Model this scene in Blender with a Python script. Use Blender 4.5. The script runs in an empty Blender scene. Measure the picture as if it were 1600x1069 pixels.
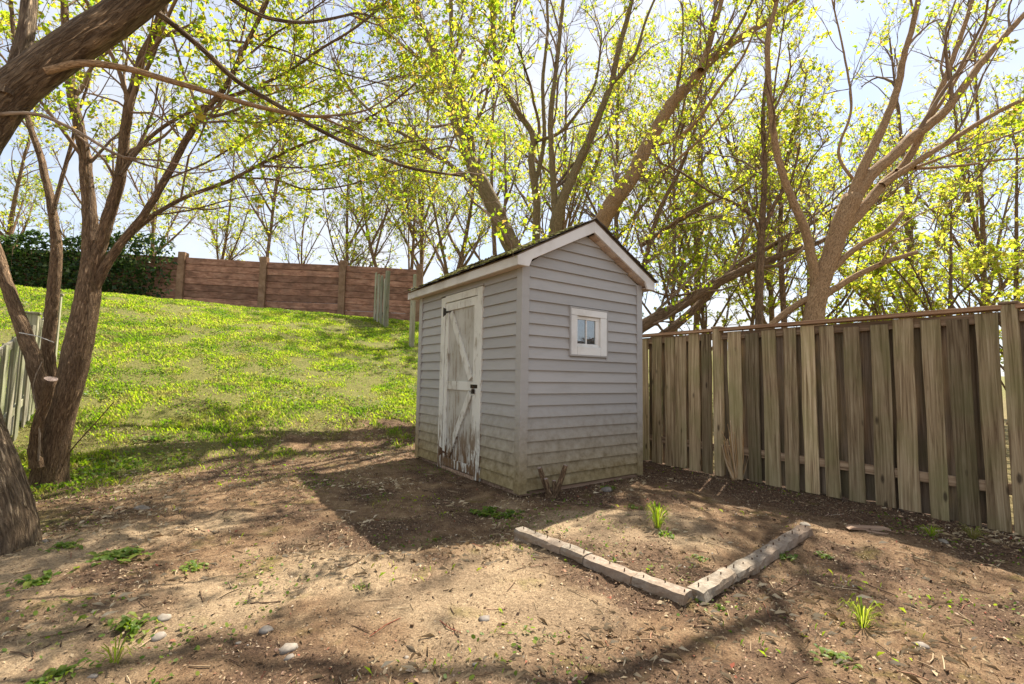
import bpy, bmesh, math, random
import numpy as np
from mathutils import Matrix, Vector
R = math.radians
rng = np.random.default_rng(11); random.seed(11)
scene = bpy.context.scene
# ------------------------------------------------------------------ camera
F_PX, PITCH, ROLL, CAM_H = 717.6, R(4.41), R(0.98), 1.10
TH = R(35.3)                                   # direction of the yard (fences, shed)
cp, sp = math.cos(PITCH), math.sin(PITCH)
FW = np.array([0, cp, sp]); U0 = np.array([0, -sp, cp]); R0 = np.array([1., 0, 0])
RT = math.cos(ROLL)*R0 + math.sin(ROLL)*U0; UP = -math.sin(ROLL)*R0 + math.cos(ROLL)*U0
CAM = np.array([0, 0, CAM_H])
cd = bpy.data.cameras.new('camera'); cam = bpy.data.objects.new('camera', cd); scene.collection.objects.link(cam)
cd.sensor_width = 36; cd.lens = F_PX/1600*36; cd.clip_start = .05; cd.clip_end = 2000
M = Matrix.Identity(4)
for i in range(3):
    M[i][0], M[i][1], M[i][2], M[i][3] = RT[i], UP[i], -FW[i], CAM[i]
cam.matrix_world = M; scene.camera = cam
# ------------------------------------------------------------------ light
SUN = Vector((.783, 1.265, 2.25)).normalized()
world = bpy.data.worlds.new('World'); scene.world = world; world.use_nodes = True
wt = world.node_tree; wn = wt.nodes; wl = wt.links; wn.clear()
wo = wn.new('ShaderNodeOutputWorld'); bg = wn.new('ShaderNodeBackground'); sky = wn.new('ShaderNodeTexSky')
sky.sky_type = 'NISHITA'; sky.sun_disc = False; sky.sun_elevation = math.asin(SUN.z); sky.sun_rotation = math.atan2(SUN.x, SUN.y)
sky.air_density = 1.0; sky.dust_density = .6; sky.ozone_density = 1.5
tc = wn.new('ShaderNodeTexCoord'); cn = wn.new('ShaderNodeTexNoise'); cn.inputs['Scale'].default_value = 2.6; cn.inputs['Detail'].default_value = 7; cn.inputs['Roughness'].default_value = .62
cr = wn.new('ShaderNodeValToRGB'); cr.color_ramp.elements[0].position = .36; cr.color_ramp.elements[0].color = (.4,)*3+(1,); cr.color_ramp.elements[1].position = .62; cr.color_ramp.elements[1].color = (.95,)*3+(1,)
mx = wn.new('ShaderNodeMix'); mx.data_type = 'RGBA'; mx.inputs['B'].default_value = (4.55, 4.6, 4.7, 1)
wl.new(tc.outputs['Generated'], cn.inputs['Vector']); wl.new(cn.outputs['Fac'], cr.inputs['Fac']); wl.new(cr.outputs['Color'], mx.inputs['Factor'])
wl.new(sky.outputs['Color'], mx.inputs['A']); wl.new(mx.outputs['Result'], bg.inputs['Color']); bg.inputs['Strength'].default_value = .085
wl.new(bg.outputs['Background'], wo.inputs['Surface'])
sd = bpy.data.lights.new('sun', 'SUN'); sd.energy = 5.0; sd.angle = R(.48); sd.color = (1, .91, .77)
so = bpy.data.objects.new('sun', sd); scene.collection.objects.link(so); so.rotation_euler = SUN.to_track_quat('Z', 'Y').to_euler()
vs = scene.view_settings; vs.view_transform = 'Standard'; vs.look = 'None'; vs.gamma = 1; vs.exposure = 1.4; vs.use_curve_mapping = False
# ------------------------------------------------------------------ helpers: placement
A2 = np.array([-math.sin(TH), math.cos(TH), 0]); B2 = np.array([math.cos(TH), math.sin(TH), 0])
SHED = np.array([.096, 4.391, 0]); SU, SV = SHED@A2, SHED@B2
def uvz(u, v, z=0): return A2*u + B2*v + np.array([0, 0, z])
def ray(x, y):
    d = FW*F_PX + RT*(x-800) - UP*(y-534.5); return d/d[1]
def P(x, y, depth): return CAM + ray(x, y)*depth           # pixel at a forward distance
def _hash(i, j, s):
    n = (i*374761393 + j*668265263 + s*1274126177) & 0xffffffff
    n = ((n ^ (n >> 13))*1274126177) & 0xffffffff
    return ((n ^ (n >> 16)) & 0xffff)/65535.
def vnoise(x, y, sc, s=0):
    x = np.asarray(x, float)*sc; y = np.asarray(y, float)*sc
    i = np.floor(x).astype(np.int64); j = np.floor(y).astype(np.int64); fx = x-i; fy = y-j
    fx = fx*fx*(3-2*fx); fy = fy*fy*(3-2*fy)
    a = _hash(i, j, s); b = _hash(i+1, j, s); c = _hash(i, j+1, s); d = _hash(i+1, j+1, s)
    return (a*(1-fx)+b*fx)*(1-fy) + (c*(1-fx)+d*fx)*fy
def fbm(x, y, sc, s=0, o=4):
    t = 0; a = 1; w = 0
    for k in range(o):
        t = t + a*vnoise(x, y, sc*2**k, s+k*17); w += a; a *= .5
    return t/w
def sstep(a, b, x): t = np.clip((x-a)/(b-a), 0, 1); return t*t*(3-2*t)
def ground(x, y):
    x = np.asarray(x, float); y = np.asarray(y, float)
    u = x*A2[0]+y*A2[1]; v = x*B2[0]+y*B2[1]
    t = np.clip(u-6.3, 0, None)
    h1 = .35*(np.sqrt(t*t+.36)-.6); h2 = 3.2+.03*(u-17); k = .35
    m = np.clip(.5+.5*(h2-h1)/k, 0, 1); hill = h2*(1-m)+h1*m-k*m*(1-m)
    n = (fbm(x, y, .55, 3, 3)-.5)*.10 + (fbm(x, y, 3.2, 5, 3)-.5)*.05 + (fbm(x, y, 11, 9, 2)-.5)*.03
    flat = sstep(.35, .0, np.maximum(np.maximum(SU-u, u-SU-2.31), np.maximum(SV-v, v-SV-1.7)))
    n = n*(1-.8*flat) - .01
    bed = sstep(1.3, 1.45, u)*sstep(1.9, 2.0, v)*sstep(4.0, 3.6, v)*sstep(3.3, 2.9, u)
    return hill + n + .025*bed
def hz(x, y): return float(ground(x, y))
def G(px, py):                                              # pixel on the ground
    d = ray(px, py); lo = .5
    for t in np.arange(.8, 60, .04):
        p = CAM+d*t
        if p[2] < hz(p[0], p[1]): break
        lo = t
    a, b = lo, t
    for _ in range(12):
        m = (a+b)/2; p = CAM+d*m
        if p[2] < hz(p[0], p[1]): b = m
        else: a = m
    p = CAM+d*b; return np.array([p[0], p[1], hz(p[0], p[1])])
# ------------------------------------------------------------------ helpers: objects
col = scene.collection
def link(o, parent=None):
    col.objects.link(o)
    if parent is not None: o.parent = parent
    return o
def tag(o, label=None, cat=None, group=None, kind=None):
    if label: o['label'] = label
    if cat: o['category'] = cat
    if group: o['group'] = group
    if kind: o['kind'] = kind
    return o
def empty(name, loc, rz=0, label=None, cat=None, group=None):
    o = bpy.data.objects.new(name, None); o.location = tuple(loc); o.rotation_euler = (0, 0, rz); o.empty_display_size = .2
    return tag(link(o), label, cat, group)
def np_mesh(name, V, Fc, mat, smooth=False):
    V = np.asarray(V, np.float32).reshape(-1, 3); Fc = np.asarray(Fc, np.int32); k = Fc.shape[1]
    me = bpy.data.meshes.new(name); me.vertices.add(len(V)); me.vertices.foreach_set('co', V.ravel())
    me.loops.add(Fc.size); me.loops.foreach_set('vertex_index', Fc.ravel())
    me.polygons.add(len(Fc)); me.polygons.foreach_set('loop_start', np.arange(0, Fc.size, k, dtype=np.int32))
    me.polygons.foreach_set('loop_total', np.full(len(Fc), k, np.int32))
    if smooth: me.polygons.foreach_set('use_smooth', np.ones(len(Fc), bool))
    me.update(calc_edges=True); me.materials.append(mat); return me
def mesh_obj(name, me, parent=None, loc=(0, 0, 0), rot=(0, 0, 0)):
    o = bpy.data.objects.new(name, me); o.location = tuple(loc); o.rotation_euler = rot
    return link(o, parent)
def poly(name, V, Fc, mat, parent=None, bevel=0, smooth=False, loc=(0, 0, 0), rot=(0, 0, 0)):
    bm = bmesh.new(); vs_ = [bm.verts.new(tuple(v)) for v in V]
    for f in Fc: bm.faces.new([vs_[i] for i in f])
    bmesh.ops.recalc_face_normals(bm, faces=bm.faces)
    if bevel: bmesh.ops.bevel(bm, geom=list(bm.edges), offset=bevel, segments=1, affect='EDGES', profile=.5)
    me = bpy.data.meshes.new(name); bm.to_mesh(me); bm.free(); me.materials.append(mat)
    if smooth:
        for p_ in me.polygons: p_.use_smooth = True
    return mesh_obj(name, me, parent, loc, rot)
BF = [(0, 1, 3, 2), (4, 6, 7, 5), (0, 4, 5, 1), (2, 3, 7, 6), (0, 2, 6, 4), (1, 5, 7, 3)]
def boxv(x0, x1, y0, y1, z0, z1): return [(x, y, z) for x in (x0, x1) for y in (y0, y1) for z in (z0, z1)]
def box(name, x0, x1, y0, y1, z0, z1, mat, parent=None, bevel=.002): return poly(name, boxv(x0, x1, y0, y1, z0, z1), BF, mat, parent, bevel)
def prism(name, outline, ax, c0, c1, mat, parent=None, bevel=.002):     # outline in the two other axes, extruded along ax
    n = len(outline); V = []
    for c in (c0, c1):
        for p_ in outline:
            q = list(p_); q.insert(ax, c); V.append(q)
    return poly(name, V, [tuple(range(n)), tuple(range(n, 2*n))[::-1]] + [(i, (i+1) % n, n+(i+1) % n, n+i) for i in range(n)], mat, parent, bevel)
# ------------------------------------------------------------------ helpers: materials
class NT:
    def __init__(s, name):
        s.m = bpy.data.materials.new(name); s.m.use_nodes = True; s.t = s.m.node_tree; s.n = s.t.nodes; s.l = s.t.links
        s.b = s.n['Principled BSDF']; s.o = s.n['Material Output']; s.b.inputs['Specular IOR Level'].default_value = .25
    def new(s, t, **k):
        n = s.n.new('ShaderNode'+t)
        for a, b in k.items(): setattr(n, a, b)
        return n
    def link(s, a, b): s.l.new(a, b)
    def coord(s, kind='Object', scale=(1, 1, 1)):
        t = s.new('TexCoord'); mp = s.new('Mapping'); mp.inputs['Scale'].default_value = scale
        s.link(t.outputs[kind], mp.inputs['Vector']); return mp.outputs['Vector']
    def attr(s, name, scale=None):
        a = s.new('Attribute', attribute_name=name)
        if scale is None: return a.outputs['Fac']
        mp = s.new('Mapping'); mp.inputs['Scale'].default_value = scale; s.link(a.outputs['Vector'], mp.inputs['Vector']); return mp.outputs['Vector']
    def noise(s, vec, scale, detail=4, rough=.55, dist=0):
        n = s.new('TexNoise'); n.inputs['Scale'].default_value = scale; n.inputs['Detail'].default_value = detail; n.inputs['Roughness'].default_value = rough; n.inputs['Distortion'].default_value = dist
        if vec is not None: s.link(vec, n.inputs['Vector'])
        return n.outputs['Fac']
    def ramp(s, fac, stops):
        r = s.new('ValToRGB'); e = r.color_ramp.elements
        while len(e) < len(stops): e.new(.5)
        for q, (p_, c) in zip(e, stops): q.position = p_; q.color = tuple(c)+(1,) if not np.isscalar(c) else (c, c, c, 1)
        s.link(fac, r.inputs['Fac']); return r.outputs['Color']
    def mix(s, fac, a, b, mode='MIX'):
        n = s.new('Mix', data_type='RGBA', blend_type=mode)
        for sock, v in (('Factor', fac), ('A', a), ('B', b)):
            if hasattr(v, 'links'): s.link(v, n.inputs[sock])
            elif sock == 'Factor': n.inputs[sock].default_value = v
            else: n.inputs[sock].default_value = tuple(v)+(1,)
        return n.outputs['Result']
    def math(s, op, a, b=None):
        n = s.new('Math', operation=op)
        for i, v in enumerate((a, b)):
            if v is None: continue
            if hasattr(v, 'links'): s.link(v, n.inputs[i])
            else: n.inputs[i].default_value = v
        return n.outputs[0]
    def bump(s, h, strength=.4, dist=.01, prev=None):
        n = s.new('Bump'); n.inputs['Strength'].default_value = strength; n.inputs['Distance'].default_value = dist; s.link(h, n.inputs['Height'])
        if prev is not None: s.link(prev, n.inputs['Normal'])
        s.link(n.outputs['Normal'], s.b.inputs['Normal']); return n.outputs['Normal']
    def rand(s): return s.new('ObjectInfo').outputs['Random']
    def worldz(s):
        g = s.new('NewGeometry'); x = s.new('SeparateXYZ'); s.link(g.outputs['Position'], x.inputs[0]); return x.outputs['Z']
    def fin(s, color, rough=.8):
        if hasattr(color, 'links'): s.link(color, s.b.inputs['Base Color'])
        else: s.b.inputs['Base Color'].default_value = tuple(color)+(1,)
        if hasattr(rough, 'links'): s.link(rough, s.b.inputs['Roughness'])
        else: s.b.inputs['Roughness'].default_value = rough
        return s.m
def wood(name, c0, c1, c2, grain=(30, 30, 1.2), stain=None, axis=2, vary=.35, knots=False):
    s = NT(name); oi = s.new('ObjectInfo'); t = s.new('TexCoord'); ad = s.new('VectorMath', operation='ADD'); sc = s.new('VectorMath', operation='SCALE')
    cb = s.new('CombineXYZ'); [s.link(oi.outputs['Random'], cb.inputs[i]) for i in range(3)]; s.link(cb.outputs[0], sc.inputs[0]); sc.inputs['Scale'].default_value = 37
    s.link(t.outputs['Object'], ad.inputs[0]); s.link(sc.outputs[0], ad.inputs[1])
    mp = s.new('Mapping'); g = [grain[0]]*3; g[axis] = grain[2]; mp.inputs['Scale'].default_value = g; s.link(ad.outputs[0], mp.inputs['Vector'])
    n1 = s.noise(mp.outputs[0], 1, 6, .65, .6); n2 = s.noise(ad.outputs[0], 2.3, 4)
    c = s.ramp(n1, [(.33, c0), (.5, c1), (.68, c2)])
    if stain: c = s.mix(s.math('MULTIPLY', s.ramp(n2, [(.42, 0), (.68, 1)]), .6), c, stain)
    if knots:
        vo = s.new('TexVoronoi'); m2 = s.new('Mapping'); k = [9]*3; k[axis] = 3.2; m2.inputs['Scale'].default_value = k; s.link(ad.outputs[0], m2.inputs['Vector']); s.link(m2.outputs[0], vo.inputs['Vector']); vo.inputs['Scale'].default_value = .8
        c = s.mix(s.ramp(s.math('ADD', vo.outputs['Distance'], s.math('MULTIPLY', n1, .12)), [(.13, .8), (.2, 0)]), c, (.04, .025, .016))
    v = s.ramp(oi.outputs['Random'], [(0, (1-vary,)*3), (1, (1+vary*.45,)*3)])
    c = s.mix(1, c, v, 'MULTIPLY'); s.bump(n1, .8, .006); return s.fin(c, .85)
MAT = {}
# ground
s = NT('soil'); vec = s.coord('Object'); n1 = s.noise(vec, 6, 9, .78); n2 = s.noise(vec, 42, 6, .7); n3 = s.noise(vec, 1.7, 5, .6)
soil = s.ramp(n1, [(.3, (.08, .044, .024)), (.48, (.2, .122, .066)), (.68, (.36, .25, .145))])
sand = s.ramp(n2, [(.3, (.25, .17, .098)), (.7, (.45, .335, .21))])
c = s.mix(s.attr('sand'), soil, sand)
c = s.mix(s.attr('mulch'), c, s.ramp(n2, [(.32, (.035, .02, .013)), (.55, (.12, .07, .042)), (.75, (.26, .18, .12))]))
c = s.mix(s.math('MULTIPLY', s.ramp(s.noise(vec, 3.1, 4), [(.6, 0), (.7, 1)]), .55), c, s.ramp(n2, [(.3, (.09, .075, .012)), (.7, (.2, .17, .03))]))
c = s.mix(s.attr('grass'), c, s.ramp(n2, [(.3, (.06, .07, .016)), (.55, (.16, .17, .035)), (.75, (.30, .25, .10))]))
c = s.mix(1, c, s.ramp(s.noise(vec, 110, 4, .75), [(.3, (.4,)*3), (.7, (1.4,)*3)]), 'MULTIPLY')
b1 = s.bump(n1, .8, .04); s.bump(s.math('ADD', n2, s.noise(vec, 120, 4, .7)), .75, .012, b1); MAT['soil'] = s.fin(c, .95)
# siding
s = NT('vinyl_siding'); vec = s.coord('Object'); z = s.worldz(); st = s.noise(s.coord('Object', (2, 2, 9)), 1.4, 5, .6); n = s.noise(vec, 14, 5, .65)
c = s.mix(s.rand(), (.35, .337, .325), (.41, .395, .38)); c = s.mix(s.math('MULTIPLY', s.ramp(st, [(.5, 0), (.75, 1)]), .4), c, (.29, .275, .25))
d = s.math('SUBTRACT', 1, s.ramp(s.math('ADD', s.math('MULTIPLY', z, 1.0), s.math('MULTIPLY', s.math('SUBTRACT', n, .5), .5)), [(.12, 0), (.8, 1)]))
c = s.mix(s.math('MULTIPLY', d, .95), c, s.ramp(n, [(.3, (.15, .105, .042)), (.7, (.34, .27, .14))]))
s.bump(s.noise(s.coord('Object', (1.5, 1.5, 60)), 1, 3), .12, .003); MAT['siding'] = s.fin(c, .55)
# painted trim and weathered door paint
def paint(name, base, wear, grain_axis=2, lo=.60, hi=.66, low_wear=0., dirt=(.24, .19, .13)):
    s = NT(name); t = s.new('TexCoord'); k = [26]*3; k[grain_axis] = 3.2; mp = s.new('Mapping'); mp.inputs['Scale'].default_value = k; s.link(t.outputs['Object'], mp.inputs['Vector'])
    n = s.noise(mp.outputs[0], 1, 7, .68, .8); n2 = s.noise(t.outputs['Object'], 3.5, 5); z = s.worldz()
    f = s.math('ADD', n, s.math('MULTIPLY', s.math('SUBTRACT', n2, .5), .35))
    if low_wear: f = s.math('ADD', f, s.math('MULTIPLY', s.math('SUBTRACT', 1, s.ramp(z, [(.12, 0), (.75, 1)])), low_wear))
    f = s.ramp(f, [(lo, 0), (hi, 1)]); w = s.ramp(n, [(.3, wear[0]), (.7, wear[1])])
    if low_wear: w = s.mix(s.math('SUBTRACT', 1, s.ramp(z, [(.2, 0), (.6, 1)])), w, (.16, .095, .05))
    b = s.mix(s.math('MULTIPLY', s.ramp(n2, [(.45, 0), (.75, 1)]), .45), base, dirt)
    s.bump(s.math('SUBTRACT', s.math('MULTIPLY', n, .4), f), .5, .003); MAT[name] = s.fin(s.mix(f, b, w), .65)
paint('trim', (.70, .68, .66), ((.3, .26, .22), (.4, .36, .3)), 1, .76, .8)
paint('door_paint', (.50, .48, .43), ((.2, .16, .12), (.36, .31, .25)), 2, .55, .61, .13)
paint('casing', (.68, .665, .61), ((.22, .17, .12), (.38, .33, .26)), 2, .575, .635, .16)
paint('window_paint', (.74, .73, .70), ((.35, .3, .25), (.45, .4, .33)), 0, .7, .76)
MAT['corner'] = MAT['siding']
s = NT('soffit'); n = s.noise(s.coord('Object', (20, 3, 20)), 1, 4); MAT['soffit'] = s.fin(s.mix(s.rand(), s.ramp(n, [(.3, (.33, .23, .17)), (.7, (.52, .41, .33))]), (.6, .5, .42)), .8)
s = NT('shingle'); vec = s.coord('Object'); n = s.noise(vec, 120, 3, .8); c = s.ramp(n, [(.3, (.03, .027, .025)), (.7, (.13, .115, .1))]); c = s.mix(s.math('MULTIPLY', s.rand(), .5), c, (.12, .085, .06))
s.bump(n, .6, .004); MAT['shingle'] = s.fin(c, .95)
s = NT('moss'); n = s.noise(s.coord('Object'), 60, 4, .7); s.bump(n, .8, .01); MAT['moss'] = s.fin(s.ramp(n, [(.3, (.05, .05, .012)), (.6, (.17, .16, .03)), (.8, (.28, .24, .08))]), .95)
s = NT('black_iron'); s.b.inputs['Metallic'].default_value = .7; MAT['iron'] = s.fin(s.ramp(s.noise(s.coord('Object'), 90, 4), [(.4, (.015, .015, .016)), (.75, (.09, .05, .03))]), .6)
s = NT('rusty_steel'); s.b.inputs['Metallic'].default_value = .5; MAT['rust'] = s.fin(s.ramp(s.noise(s.coord('Object'), 90, 4), [(.3, (.05, .035, .03)), (.75, (.2, .1, .05))]), .7)
s = NT('window_glass'); gl = s.new('BsdfGlossy'); gl.inputs['Roughness'].default_value = .03; gl.inputs['Color'].default_value = (.9, .95, 1, 1); tr = s.new('BsdfTransparent'); tr.inputs['Color'].default_value = (.75, .8, .82, 1)
ms = s.new('MixShader'); ms.inputs[0].default_value = .2; s.link(tr.outputs[0], ms.inputs[1]); s.link(gl.outputs[0], ms.inputs[2]); s.link(ms.outputs[0], s.o.inputs['Surface']); s.bump(s.noise(s.coord('Object'), 14, 3), .12, .01); MAT['glass'] = s.m
for nd in s.n:
    if nd.type == 'BUMP': s.link(nd.outputs[0], gl.inputs['Normal'])
s = NT('plywood'); MAT['plywood'] = s.fin(s.ramp(s.noise(s.coord('Object', (3, 3, 30)), 1, 4), [(.3, (.12, .085, .055)), (.7, (.22, .16, .1))]), .9)
MAT['fence'] = wood('weathered_fence_wood', (.14, .085, .045), (.38, .28, .165), (.60, .48, .31), (46, 46, 1.5), (.25, .24, .10), 2, .62, True)
MAT['fence_back'] = wood('weathered_back_board_shaded', (.09, .06, .04), (.21, .155, .11), (.32, .25, .18), (34, 34, 1.1), (.12, .11, .05), 2, .4)  # darker copy of the fence wood: shade behind the front boards painted in
MAT['rail'] = wood('weathered_rail', (.12, .075, .045), (.29, .2, .125), (.42, .31, .21), (30, 30, 1.0), None, 1, .25)
MAT['cap'] = wood('cap_rail', (.2, .105, .055), (.40, .24, .14), (.52, .35, .22), (30, 30, 1.0), None, 1, .2)
MAT['grey_fence'] = wood('silver_fence_wood', (.14, .125, .085), (.34, .31, .235), (.5, .47, .38), (34, 34, 1.1), (.2, .24, .1), 2, .3, True)
MAT['plank'] = wood('brown_concrete_plank', (.18, .088, .056), (.36, .185, .122), (.50, .29, .20), (3, 3, 9), (.13, .075, .05), 2, .34)
MAT['bpost'] = wood('brown_concrete_post', (.19, .11, .065), (.27, .165, .1), (.34, .22, .145), (4, 4, 4), None, 2, .12)
MAT['timber'] = wood('old_timber', (.14, .09, .06), (.3, .2, .14), (.45, .34, .25), (30, 30, 1.2), None, 0, .3)
s = NT('concrete_block'); vec = s.coord('Object'); n = s.noise(vec, 26, 7, .75); n2 = s.noise(vec, 5, 4); c = s.ramp(n, [(.25, (.10, .075, .055)), (.5, (.25, .215, .17)), (.75, (.42, .38, .32))]); c = s.mix(s.math('MULTIPLY', s.ramp(n2, [(.42, 0), (.65, 1)]), .7), c, (.22, .15, .095))
c = s.mix(s.math('MULTIPLY', s.rand(), .35), c, (.3, .2, .15)); s.bump(n, .8, .012); MAT['block'] = s.fin(c, .9)
s = NT('stone'); n = s.noise(s.coord('Object'), 18, 6, .6); c = s.mix(s.rand(), s.ramp(n, [(.3, (.18, .15, .12)), (.7, (.38, .34, .28))]), s.ramp(n, [(.3, (.11, .09, .08)), (.7, (.27, .24, .21))])); s.bump(n, .3, .01); MAT['stone'] = s.fin(c, .8)
def barkmat(name, c0, c1, c2, sc=(42, 42, 7), bump=.9, dist=.02):
    s = NT(name); vec = s.attr('bark', sc); n = s.noise(vec, 1, 6, .62, .9); n2 = s.noise(s.coord('Object'), 5, 5)
    rg = s.ramp(n, [(.36, 0), (.5, .55), (.64, 1)]); c = s.ramp(n, [(.34, c0), (.5, c1), (.68, c2)]); c = s.mix(s.math('MULTIPLY', s.ramp(n2, [(.45, 0), (.7, 1)]), .4), c, tuple(x*.6 for x in c1))
    s.bump(rg, bump, dist); MAT[name] = s.fin(c, .9)
barkmat('bark_furrowed', (0.080, 0.052, 0.032), (0.275, 0.193, 0.120), (0.522, 0.388, 0.250), (58, 58, 9), 1.0, .05)
barkmat('bark_brown', (0.104, 0.066, 0.041), (0.305, 0.195, 0.114), (0.504, 0.340, 0.206), (75, 75, 13), 1.0, .03)
barkmat('bark_tan', (0.131, 0.079, 0.041), (0.334, 0.211, 0.110), (0.493, 0.326, 0.183), (90, 90, 30), .55, .012)
barkmat('bark_mossy', (0.080, 0.061, 0.030), (0.225, 0.170, 0.085), (0.377, 0.292, 0.159), (90, 90, 20), .7, .012)
barkmat('bark_dead', (.14, .1, .07), (.32, .245, .175), (.48, .39, .3), (60, 60, 8), .6, .01)
s = NT('twig'); n = s.noise(s.coord('Object'), 3, 4); MAT['twig'] = s.fin(s.ramp(n, [(.3, (.12, .08, .055)), (.55, (.24, .165, .11)), (.75, (.36, .265, .185))]), .85)
s = NT('cut_wood'); vec = s.coord('Object'); MAT['cut'] = s.fin(s.ramp(s.noise(vec, 30, 5), [(.3, (.16, .115, .095)), (.7, (.36, .28, .245))]), .9)
def leafmat(name, stops, tstops, tfac=.55, rough=.5, clump=False):
    s = NT(name); g = s.new('NewGeometry'); r = g.outputs['Random Per Island']; ca, ct = s.ramp(r, stops), s.ramp(r, tstops)
    if clump:
        k1 = s.ramp(s.noise(g.outputs['Position'], 1.5, 4, .6), [(.47, 0), (.6, 1)]); k2 = s.ramp(s.noise(g.outputs['Position'], 3.3, 4, .65), [(.52, 0), (.62, 1)])
        ca = s.mix(s.math('MULTIPLY', k1, .7), ca, (.035, .085, .012)); ct = s.mix(s.math('MULTIPLY', k1, .7), ct, (.12, .3, .012)); ca = s.mix(s.math('MULTIPLY', k2, .65), ca, (.26, .2, .10)); ct = s.mix(s.math('MULTIPLY', k2, .65), ct, (.4, .31, .13))
    s.fin(ca, rough); t = s.new('BsdfTranslucent'); s.link(ct, t.inputs['Color'])
    m = s.new('MixShader'); m.inputs[0].default_value = tfac; s.link(s.b.outputs[0], m.inputs[1]); s.link(t.outputs[0], m.inputs[2]); s.link(m.outputs[0], s.o.inputs['Surface']); MAT[name] = s.m
SPRING = [(0, (.10, .17, .02)), (.45, (.19, .25, .025)), (.85, (.30, .30, .03)), (1, (.34, .2, .06))]
SPRING_T = [(0, (.30, .52, .02)), (.45, (.58, .70, .03)), (.85, (.80, .74, .05)), (1, (.7, .42, .12))]
leafmat('leaf_spring', SPRING, SPRING_T, .6)
leafmat('leaf_yellow', [(0, (.17, .24, .025)), (.6, (.27, .31, .035)), (1, (.36, .28, .07))], [(0, (.5, .68, .03)), (.6, (.74, .80, .05)), (1, (.8, .62, .14))], .6)
leafmat('leaf_ivy', [(0, (.015, .035, .012)), (.6, (.04, .08, .022)), (1, (.12, .16, .05))], [(0, (.04, .1, .015)), (1, (.16, .28, .04))], .3, .4)
leafmat('grass_blade', [(0, (.08, .15, .014)), (.4, (.17, .26, .02)), (.75, (.28, .33, .03)), (.9, (.30, .27, .07)), (1, (.38, .3, .14))], [(0, (.22, .40, .015)), (.4, (.50, .72, .02)), (.75, (.64, .78, .03)), (.9, (.6, .52, .12)), (1, (.5, .4, .18))], .55, .5, True)
leafmat('weed_leaf', [(0, (.06, .12, .015)), (.6, (.12, .18, .025)), (1, (.2, .24, .04))], [(0, (.12, .28, .015)), (1, (.36, .46, .03))], .45)
s = NT('litter'); g = s.new('NewGeometry'); MAT['litter'] = s.fin(s.ramp(g.outputs['Random Per Island'], [(0, (.05, .03, .02)), (.3, (.13, .08, .048)), (.6, (.24, .16, .095)), (.85, (.42, .33, .21)), (.93, (.20, .045, .025)), (1, (.5, .43, .32))]), .9)
s = NT('straw'); g = s.new('NewGeometry'); MAT['straw'] = s.fin(s.ramp(g.outputs['Random Per Island'], [(0, (.2, .13, .07)), (.5, (.42, .32, .19)), (1, (.62, .52, .36))]), .9)
s = NT('crumb'); g = s.new('NewGeometry'); MAT['crumb'] = s.fin(s.ramp(g.outputs['Random Per Island'], [(0, (.06, .04, .026)), (.55, (.2, .145, .095)), (.85, (.34, .26, .18)), (.95, (.45, .41, .36)), (1, (.6, .56, .5))]), .95)
s = NT('dry_stem'); MAT['dry'] = s.fin(s.mix(s.rand(), (.42, .24, .09), (.55, .42, .28)), .85)
s = NT('wire'); MAT['wire'] = s.fin((.55, .53, .5), .5)
# ------------------------------------------------------------------ ground
def axis(a, b, step, far):
    c = list(np.arange(a, b, step)); d = step; x = b; out = []
    while x < far: out.append(x); d *= 1.22; x += d
    lo = []; d = step; x = a
    while x > -far: d *= 1.22; x -= d; lo.append(x)
    return np.array(lo[::-1]+c+out)
gx = axis(-6.0, 5.0, .045, 400.); gy = axis(.6, 10., .045, 400.)
XX, YY = np.meshgrid(gx, gy); ZZ = ground(XX, YY)
nx, ny = len(gx), len(gy); idx = np.arange(nx*ny).reshape(ny, nx)
quads = np.stack([idx[:-1, :-1], idx[:-1, 1:], idx[1:, 1:], idx[1:, :-1]], -1).reshape(-1, 4)
gme = np_mesh('ground', np.stack([XX, YY, ZZ], -1), quads, MAT['soil'], True)
def masks(x, y):
    u = x*A2[0]+y*A2[1]; v = x*B2[0]+y*B2[1]; n = fbm(x, y, .9, 21, 4); nf = fbm(x, y, 4.2, 31, 3)
    gr = sstep(6.2, 7.6, u+(n-.5)*3.2+(nf-.5)*1.5+.35*np.clip(1.5-v, -2, 3))
    gr = np.where(v > 5.5, np.maximum(gr, .5), gr)
    sand = sstep(.57, .74, fbm(x, y, 1.1, 41, 4)+.28*np.exp(-(((u-3.4)/1.3)**2+((v-.25)/.75)**2)) + .27*np.exp(-(((u-2.3)/.7)**2+((v-2.9)/.9)**2)))
    sand = sand*(1-gr)*(1-sstep(3.9, 4.5, v))
    mul = sstep(4.05, 4.55, v+(nf-.5)*.5)*sstep(5.9, 5.4, v) + .8*sstep(.3, .0, np.maximum(np.maximum(SU-u, u-SU-2.31), np.maximum(SV-v, v-SV-1.7))+(nf-.5)*.3)
    mul = np.clip(mul+.9*sstep(.47, .62, fbm(x, y, 2.3, 51, 5))*(1-.6*sand), 0, 1)*(1-.8*gr)
    return gr, sand, np.clip(mul, 0, 1)
gr, sa, mu = masks(XX.ravel(), YY.ravel())
for nme, arr in (('grass', gr*.85), ('sand', sa), ('mulch', mu*.9)):
    gme.attributes.new(nme, 'FLOAT', 'POINT').data.foreach_set('value', arr.astype(np.float32))
tag(mesh_obj('ground', gme), kind='structure')
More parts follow.
